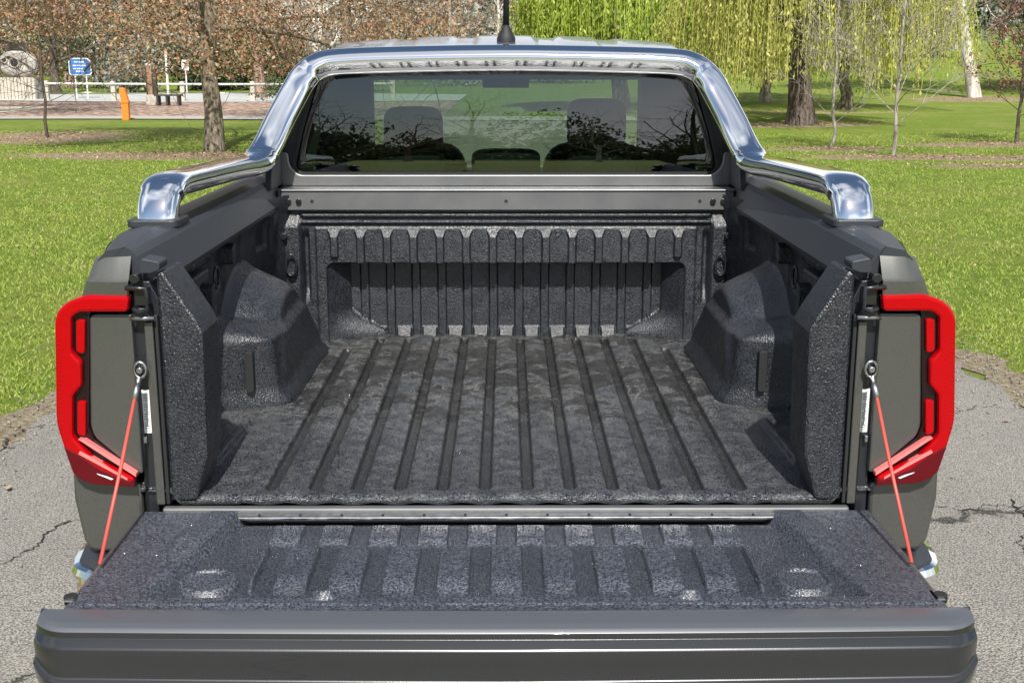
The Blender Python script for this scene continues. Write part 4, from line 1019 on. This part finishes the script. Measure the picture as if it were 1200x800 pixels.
willow('willow_tree', 'yellowish willow with slim grey trunk between the green willow and the thick trunk', (11.2, 50, 0), 33, .22, 10, 4.6, 900, L_ywillow, B_grey, 1.1, leafs=.15, per=90, split=False, lw=.35)
willow('willow_tree', 'yellow willow reaching over the two saplings, right of the thick trunk', (12.4, 42, 0), 34, .22, 9.5, 3.7, 850, L_ywillow, B_oak, 1.1, leafs=.14, per=90, split=False, lw=.35)
willow('willow_tree', 'deep green willow curtain at the top right edge of the photo', (27.5, 54, 0), 35, .25, 10, 3.4, 900, L_green, B_oak, 1.9, leafs=.17, per=80, split=False, lw=.4)
# pale trunk eucalyptus
pe = G(1143, 117)
mk_tree('gum_tree', 'gum tree with leaning pale bark trunk on the rising grass at right', 'tree', (pe.x, pe.y, 0), 41, B_pale, L_grey, h=9, rad=.30, lean=(-2.0, .5), length=5, maxl=2, kids=4, nlimb=6, leafn=9000, leafs=.2, h0=.45, cl=.6, flare=1.12)
# bare trees and shrubs beyond the road, left and middle
proto = []
specs = [('bare_tree', B_pale, 7.5, .20), ('bare_tree', B_red, 7, .26), ('bare_tree', B_grey, 8, .18), ('bare_tree', B_dark, 7, .24)]
GB = 'bare trees beyond the road'
trees_bg = [(-24.5, 64, 3, 'dark-trunked bare tree beside the kiosk at the left edge'), (-19, 72, 2, 'grey bare tree behind the blue sign'), (-16.4, 66, 3, 'dark bare tree just right of the blue sign'),
            (-11.6, 55, 1, 'stout reddish bare tree right behind the oak trunk'), (-14.2, 70, 2, 'slim grey bare tree behind the white pole'), (-9.4, 58, 0, 'pale-trunked bare tree with two stems near the cab corner'), (-10.6, 68, 0, 'pale slender tree between the oak trunk and the cab'),
            (-7.2, 74, 2, 'grey bare tree hidden partly by the cab corner'), (-22, 82, 1, 'reddish bare tree far behind the kiosk'), (-4.0, 86, 2, 'tall grey bare tree far behind the cab roof'), (-.6, 96, 0, 'pale bare tree far beyond the roof aerial'),
            (-28, 76, 1, 'reddish bare tree beyond the left edge'), (7.7, 46, 3, 'dark slim bare tree between the green willow and the yellow willow'), (20, 74, 2, 'grey bare tree left of the gum tree'), (31, 82, 0, 'pale bare tree behind the gum tree'), (36, 70, 2, 'grey bare tree at the right edge')]
for i, (x, y, kd, lab) in enumerate(trees_bg):
    nm, bk, hh, rd = specs[kd]
    if kd not in [p[0] for p in proto]:
        o = mk_tree(nm, lab, 'bare tree', (x, y, 0), 60 + kd, bk, L_grey, h=hh, rad=rd, length=4.2, maxl=2, kids=5, nlimb=9, leafn=0, spread=.8, h0=.2, lowdir=.5, group=GB, wig=.14)
        proto.append((kd, o))
    else:
        src = [p[1] for p in proto if p[0] == kd][0]; o = src.copy(); C.objects.link(o); o.location = (x, y, tz(x, y)); o['label'] = lab
        for ch in src.children: c_ = ch.copy(); C.objects.link(c_); c_.parent = o
        o.rotation_euler = (0, 0, i * 1.7); s_ = .85 + .35 * ((i * 37) % 10) / 10; o.scale = (s_, s_, s_)
def shrub(label, x, y, rx, ry, rz, leaf, n, seed, ls=.16, z0=0, group='shrubs beyond the road'):
    T_ = thing('shrub', label, 'shrub', (x, y, tz(x, y)), 0, group); r = random.Random(seed); lb = Tree(seed)
    for i in range(7): a = i * .9; lb.grow(Vector((0, 0, 0)), Vector((math.cos(a) * .5, math.sin(a) * .5, 1)), rz * .8, .05, 0, 1, 0, .05, 3, .7, .15, .6, 5)
    mesh('stems', lb.V, lb.F, B_dark, T_, True)
    cl = np.array([(r.gauss(0, .45) * rx, r.gauss(0, .45) * ry, r.uniform(.15, 1) * rz * (1 - .3 * r.random())) for _ in range(26)]); idx = rng.integers(0, 26, n); Q = cl[idx] + rng.normal(0, .22, (n, 3)) * np.array([rx, ry, rz * .6]); Q[:, 2] = np.abs(Q[:, 2])
    V, F = leaf_quads(Q, ls, asp=.7); fastmesh('foliage', V, F, leaf, T_)
for i, (x, y, rx, rz, lf, lab) in enumerate([(-21.5, 66, 2.6, 3.6, L_grey, 'grey-green shrub behind the kiosk'), (-17.8, 69, 2.2, 2.6, L_green, 'dark green shrub right of the blue sign'), (-15.2, 68, 2.4, 3.2, L_green, 'tall dark green shrub behind the timber post'), (-12.6, 72, 2.6, 2.4, L_green, 'dark shrub left of the oak trunk'),
        (-9.2, 50.5, 1.1, .85, L_green, 'low green shrub at the corner of the mulch by the cab'), (-7.8, 51, 1.1, 1.0, L_green, 'second low green shrub touching the cab corner'), (-25.5, 74, 2.8, 4.2, L_green, 'big green shrub at the left edge'), (-8.4, 66, 2.2, 2.6, L_grey, 'grey shrub behind the pale trunks'),
        (27, 76, 2.4, 3, L_grey, 'grey shrub behind the gum tree'), (33, 64, 2.6, 3.5, L_green, 'green shrub at the right edge'), (-2.5, 80, 3, 3.2, L_grey, 'grey shrub left of the teal roof'), (3, 84, 3, 3.5, L_green, 'green shrub right of the roof aerial')]):
    shrub(lab, x, y, rx, rx * .7, rz, lf, 3200 if rz > 1.2 else 1500, 200 + i, .2 if rz > 1.2 else .11)
# the wooded hillside far behind
def woodmass(nm, n, x0, x1, y0, y1, zb, zt, leaf, ls, lab, trunks=True, gap=0):
    x = rng.uniform(x0, x1, n); y = rng.uniform(y0, y1, n); top = zt * (.62 + .38 * np.sin(x * .31 + y * .2) * np.sin(x * .13 + 1)); z = zb + rng.uniform(0, 1, n) ** .8 * top
    cc = np.sin(x * 1.1 + z * .8) * np.sin(z * 1.3 + y * .5) + .6 * np.sin(x * 2.7 - z * 1.9); kp = cc > -.55 + gap; P = np.stack([x, y, z + terrain(x, y)], -1)[kp]; V, F = leaf_quads(P, ls, asp=.7)
    tag(fastmesh(nm, V, F, leaf), lab, 'woodland', kind='stuff')
woodmass('wooded_hillside', 42000, -70, -1, 92, 118, 0, 12, L_grey, .55, 'grey winter woodland on the hillside at left')
woodmass('wooded_hillside', 16000, -60, -2, 84, 100, 0, 8, L_oak, .42, 'brown undergrowth below the grey woodland', gap=.3)
woodmass('wooded_hillside', 20000, -6, 12, 100, 130, 0, 13, L_grey, .55, 'grey woodland behind the cab roof and aerial')
woodmass('wooded_hillside', 36000, 8, 80, 96, 125, 0, 14, L_green, .6, 'dark green woodland above the grass slope at right', gap=.2)
woodmass('wooded_hillside', 22000, 8, 80, 90, 120, 0, 12, L_grey, .5, 'grey bare woodland above the grass slope at right', gap=.4)

woodmass('wooded_hillside', 90000, -110, 110, -105, -85, 0, 14, L_green, .5, 'unseen dark tree line added far behind the camera to darken the window reflection', gap=.1)  # unseen trees, added to darken the reflection in the rear window
woodmass('wooded_hillside', 60000, -110, 110, -108, -100, 0, 11, L_green, 1.1, 'unseen dense evergreen belt added far behind the camera to darken the window reflection', gap=-2)  # unseen backing layer, added to close bright gaps in that reflection
# ------------------------------------------------------------------ park furniture
M_white = mat('white_timber', (.72, .70, .66), .6, noise=(20, 4, .4, .7), col2=(.55, .52, .47))
M_post = mat('weathered_timber', (.36, .32, .26), .85, noise=(18, 5, .35, .65), col2=(.55, .50, .42))
M_darkt = mat('dark_timber', (.035, .028, .022), .7, noise=(18, 5, .35, .65), col2=(.07, .055, .04))
M_brown = mat('brown_timber', (.23, .13, .07), .8, noise=(25, 5, .35, .65), col2=(.34, .22, .13))
M_orange = mat('orange_paint', (.85, .20, .02), .5)
M_blue = mat('sign_blue', (.03, .16, .45), .45)
M_stone = mat('pale_stone', (.27, .25, .22), .9, noise=(4, 6, .40, .60), col2=(.48, .45, .40), bump=(8, .6, .05))
M_hole = mat('dark_hole', (.02, .02, .02), .9)
M_teal = mat('teal_roof', (.22, .38, .40), .6); M_wall = mat('rendered_wall', (.62, .60, .54), .8)
# fence
fy = 51.5
FN = thing('rail_fence', 'white top-rail fence on pale posts beyond the mulch, left', 'fence', (-14, fy, 0))
def lbox(nm, lo, hi, m, par, bev=.006): return box(nm, lo, hi, m, par, bev)
xsf = [-26.4, -23.3, -20.3, -17.35, -14.3, -11.2, -8.1, -5.0]
for x_ in xsf:
    z_ = tz(x_, fy); xx = x_ + 14
    prism('fence_post', rounded([(xx - .10, -.10), (xx + .10, -.10), (xx + .10, .10), (xx - .10, .10)], .03), z_ - .1, z_ + .86, M_post, FN, 'z', .02)
for a, b in zip(xsf, xsf[1:]):
    if a == -23.3: continue
    V_, F_ = tube_vf([(a + 14, -.12, tz(a, fy) + .74), (b + 14, -.12, tz(b, fy) + .74)], .045, 8); mesh('fence_rail', V_, F_, M_white, FN, True)
    V_, F_ = tube_vf([(a + 14, -.11, tz(a, fy) + .36), (b + 14, -.11, tz(b, fy) + .36)], .018, 6); mesh('fence_wire', V_, F_, M_steel, FN, True)
# blue sign
px_ = -19.6; py_ = 54.0; z0 = tz(px_, py_)
SG = thing('park_sign', 'small blue notice sign with white lettering on two white posts', 'sign', (px_, py_, z0))
for dx in (-.27, .24): cyl('sign_post', (dx, .02, 0), .035, 1.3, M_white, SG, 'z', 10)
bd_ = prism('sign_board', rounded([(-.48, 1.15), (-.48, 1.68), (-.34, 1.80), (.34, 1.80), (.48, 1.68), (.48, 1.15), (.40, 1.10), (-.40, 1.10)], .05), -.06, -.02, M_blue, SG, bev=.01)
prism('sign_border', rounded([(-.52, 1.12), (-.52, 1.70), (-.36, 1.84), (.36, 1.84), (.52, 1.70), (.52, 1.12), (.42, 1.06), (-.42, 1.06)], .05), -.05, -.025, M_white, SG, bev=.01)
rr_ = random.Random(5)
for row, (zz, wd_) in enumerate(((1.66, .5), (1.50, .66), (1.36, .62), (1.24, .40))):
    x_ = -wd_ / 2
    while x_ < wd_ / 2:
        l_ = rr_.uniform(.04, .11); box('lettering', (x_, -.066, zz - .028), (min(x_ + l_, wd_ / 2), -.061, zz + .028), M_white, bd_, 0); x_ += l_ + .025
# bollard
p = G(149, 142)
BO = thing('bollard', 'bright orange marker bollard at the edge of the footpath', 'bollard', (p.x, p.y, tz(p.x, p.y)))
prism('post', rounded([(-.10, 0), (-.09, .55), (-.13, .80), (-.12, .93), (.03, .93), (.05, .80), (.11, .55), (.10, 0)], .02), -.09, .09, M_orange, BO, bev=.02)
prism('collar', rounded([(-.125, .50), (-.125, .56), (.125, .56), (.125, .50)], .01), -.11, .11, M_orange, BO, bev=.01)
# timber post group and bench
p = G(179, 122)
PO = thing('timber_post', 'thick timber post, pale front and black sides, beside the bench', 'post', (p.x, p.y, tz(p.x, p.y)))
box('post_core', (-.12, -.10, 0), (.08, .12, 1.55), M_brown, PO, .02); box('post_side', (-.19, -.04, .38), (-.125, .16, 1.45), M_darkt, PO, .01); box('post_side', (.085, -.04, .38), (.24, .16, 1.45), M_darkt, PO, .01)
box('post_cap', (-.15, -.13, 1.555), (.12, .15, 1.66), M_post, PO, .03); box('post_foot', (-.20, -.14, 0), (.18, -.105, .42), M_post, PO, .01)
p2 = G(198, 123)
BE = thing('park_bench', 'low dark backless bench on square legs by the timber post', 'bench', (p2.x, p2.y, tz(p2.x, p2.y)))
for q in range(3): box('seat_plank', (-.50, -.22 + q * .16, .40), (.55, -.08 + q * .16, .46), M_darkt, BE, .01)
for x_ in (-.42, -.05, .40):
    box('leg', (x_, -.2, 0), (x_ + .08, .22, .399), M_darkt, BE, .01)
# white poles and small sign
p = G(198, 112)
cyl0 = thing('white_pole', 'tall thin white pole standing behind the bench', 'pole', (p.x, p.y, 0)); cyl('pole_shaft', (0, 0, 0), .06, 2.3, M_white, cyl0, 'z', 10); cyl('pole_cap', (0, 0, 2.3), .075, .04, M_steel, cyl0, 'z', 10)
p = G(220, 111)
SP = thing('sign_post', 'small white square sign on a thin pole left of the oak trunk', 'sign', (p.x, p.y, 0)); cyl('pole_shaft', (0, 0, 0), .04, 1.5, M_white, SP, 'z', 8); pn = box('sign_panel', (-.18, -.06, 1.22), (.18, -.045, 1.75), M_white, SP, .01)
box('lettering', (-.13, -.063, 1.58), (.13, -.061, 1.64), M_red2, pn, 0); box('lettering', (-.13, -.063, 1.42), (.10, -.061, 1.47), M_ink, pn, 0); box('lettering', (-.13, -.063, 1.32), (.12, -.061, 1.37), M_ink, pn, 0)
# carved kiosk at the left edge
kx, ky = -21.9, 52.6
KI = thing('carved_kiosk', 'pale grey carved feature with two dark holes on a slatted base, far left', 'kiosk', (kx, ky, tz(kx, ky)))
for q in range(11): box('base_slat', (-.85 + q * .155, -.45, 0), (-.85 + q * .155 + .135, -.40, .98), M_post, KI, .01)
box('base_box', (-.86, -.39, 0), (.86, .5, .96), M_stone, KI, .03)
hd = rbox_lathe('carved_block', (0.05, 0, 1.55), .82, .42, .62, M_stone, KI, .8)
for (x_, z_, r_) in ((.02, 1.62, .17), (-.42, 1.74, .10)):
    lathe('hole_rim', [(r_ * 1.5, 0), (r_ * 1.35, -.05), (r_ * 1.05, -.05), (r_ * .95, 0.02)], (0, 0, 0), M_stone, KI, 20); o = C.objects[-1] if False else bpy.context.scene.objects[-1]
    o.rotation_euler = (R(-90), 0, 0); o.location = (x_, -.42, z_); 
    hh_ = cyl('hole', (x_, -.47, z_), r_, .05, M_hole, KI, 'y', 18, 0)
prism('carved_brow', rounded([(-.75, 1.80), (-.2, 2.10), (.4, 1.95), (.9, 1.45), (.95, 1.32), (.35, 1.70), (-.2, 1.92), (-.7, 1.68)], .05), -.50, -.30, M_stone, KI, bev=.03)
box('roof_plate', (-.70, -.5, 2.48), (.60, .5, 2.53), M_darkt, KI, .01); box('back_board', (-.55, .1, 1.9), (.50, .16, 2.48), M_stone, KI, .01)
# buildings far behind
def building(label, x, y, wx, wy, hw, hr, mw, mr, nwin):
    z_ = tz(x, y); B = thing('park_building', label, 'building', (x, y, z_))
    box('wall', (-wx / 2, 0, -.5), (wx / 2, wy, hw), mw, B, .02)
    prism('roof', [(-.4, hw), (wy / 2, hw + hr), (wy + .4, hw)], -wx / 2 - .4, wx / 2 + .4, mr, B, 'x', .02)
    for q in range(nwin):
        x_ = -wx / 2 + (q + .5) * wx / nwin; f = box('window', (x_ - .35, -.05, hw * .4), (x_ + .35, .0, hw * .8), M_white, B, .01); box('pane', (x_ - .29, -.06, hw * .44), (x_ + .29, -.052, hw * .76), M_dark_glass, f, 0)
building('far pavilion with teal roof seen above the cab roof', -5.1, 100, 5.0, 6, 2.3, 1.3, M_wall, M_teal, 4)
building('small far white shed right of the teal-roofed pavilion', -2.9, 97, 1.1, 2, 2.0, .5, M_wall, M_wall, 1)
building('far shed with teal end wall beside the aerial', -1.1, 98, 2.2, 4, 2.5, .9, M_teal, M_wall, 2)
# bare trees behind the photographer, mirrored in the rear window
for i, (x, y, kd, lab) in enumerate([(-1.8, -50, 2, 'bare tree behind the camera, mirrored near the middle of the rear window'), (-10, -47, 3, 'bare tree behind the camera, mirrored at the left of the rear window'), (-17, -52, 2, 'bare tree behind the camera, mirrored at the far left of the rear window'), (9.5, -46, 3, 'bare tree behind the camera, mirrored at the right of the rear window'), (16, -50, 1, 'bare tree behind the camera, mirrored at the far right of the rear window'), (-7, -74, 1, 'reddish bare tree far behind the camera at left'), (6.5, -72, 0, 'pale bare tree far behind the camera')]):
    src = [p_[1] for p_ in proto if p_[0] == kd][0]; o = src.copy(); C.objects.link(o); o.location = (x, y, 0); o['label'] = lab; o['group'] = 'bare trees behind the camera'; o.rotation_euler = (0, 0, i * 2.1); o.scale = (1, 1, .9)
    for ch in src.children: c_ = ch.copy(); C.objects.link(c_); c_.parent = o
# cracks in the asphalt, sunk dark lines
M_crack = mat('crack', (.012, .011, .010), .95)
def crack(p0, p1, w_, seed):
    r_ = random.Random(seed); n = 46; V = []; F = []; off = 0
    d = (p1 - p0); nrm_ = Vector((-d.y, d.x, 0)).normalized()
    for i in range(n + 1):
        t = i / n; off += r_.gauss(0, .011); off *= .93; c_ = p0 + d * t + nrm_ * (off + .03 * math.sin(t * 9 + seed)); hw_ = w_ * r_.uniform(.25, 1.2)
        z_ = tz(c_.x, c_.y) + .0165; V += [(c_.x - nrm_.x * hw_, c_.y - nrm_.y * hw_, z_), (c_.x + nrm_.x * hw_, c_.y + nrm_.y * hw_, z_)]
        if i: F.append((2 * i - 2, 2 * i - 1, 2 * i + 1, 2 * i))
    tag(mesh('asphalt_crack', V, F, M_crack), kind='structure')
crack(G(-40, 695), G(110, 605), .0045, 1); crack(G(40, 500), G(-10, 545), .006, 2); crack(G(1090, 598), G(1230, 594), .003, 3); crack(G(1192, 590), G(1205, 660), .005, 4); crack(G(1100, 487), G(1220, 478), .003, 5)
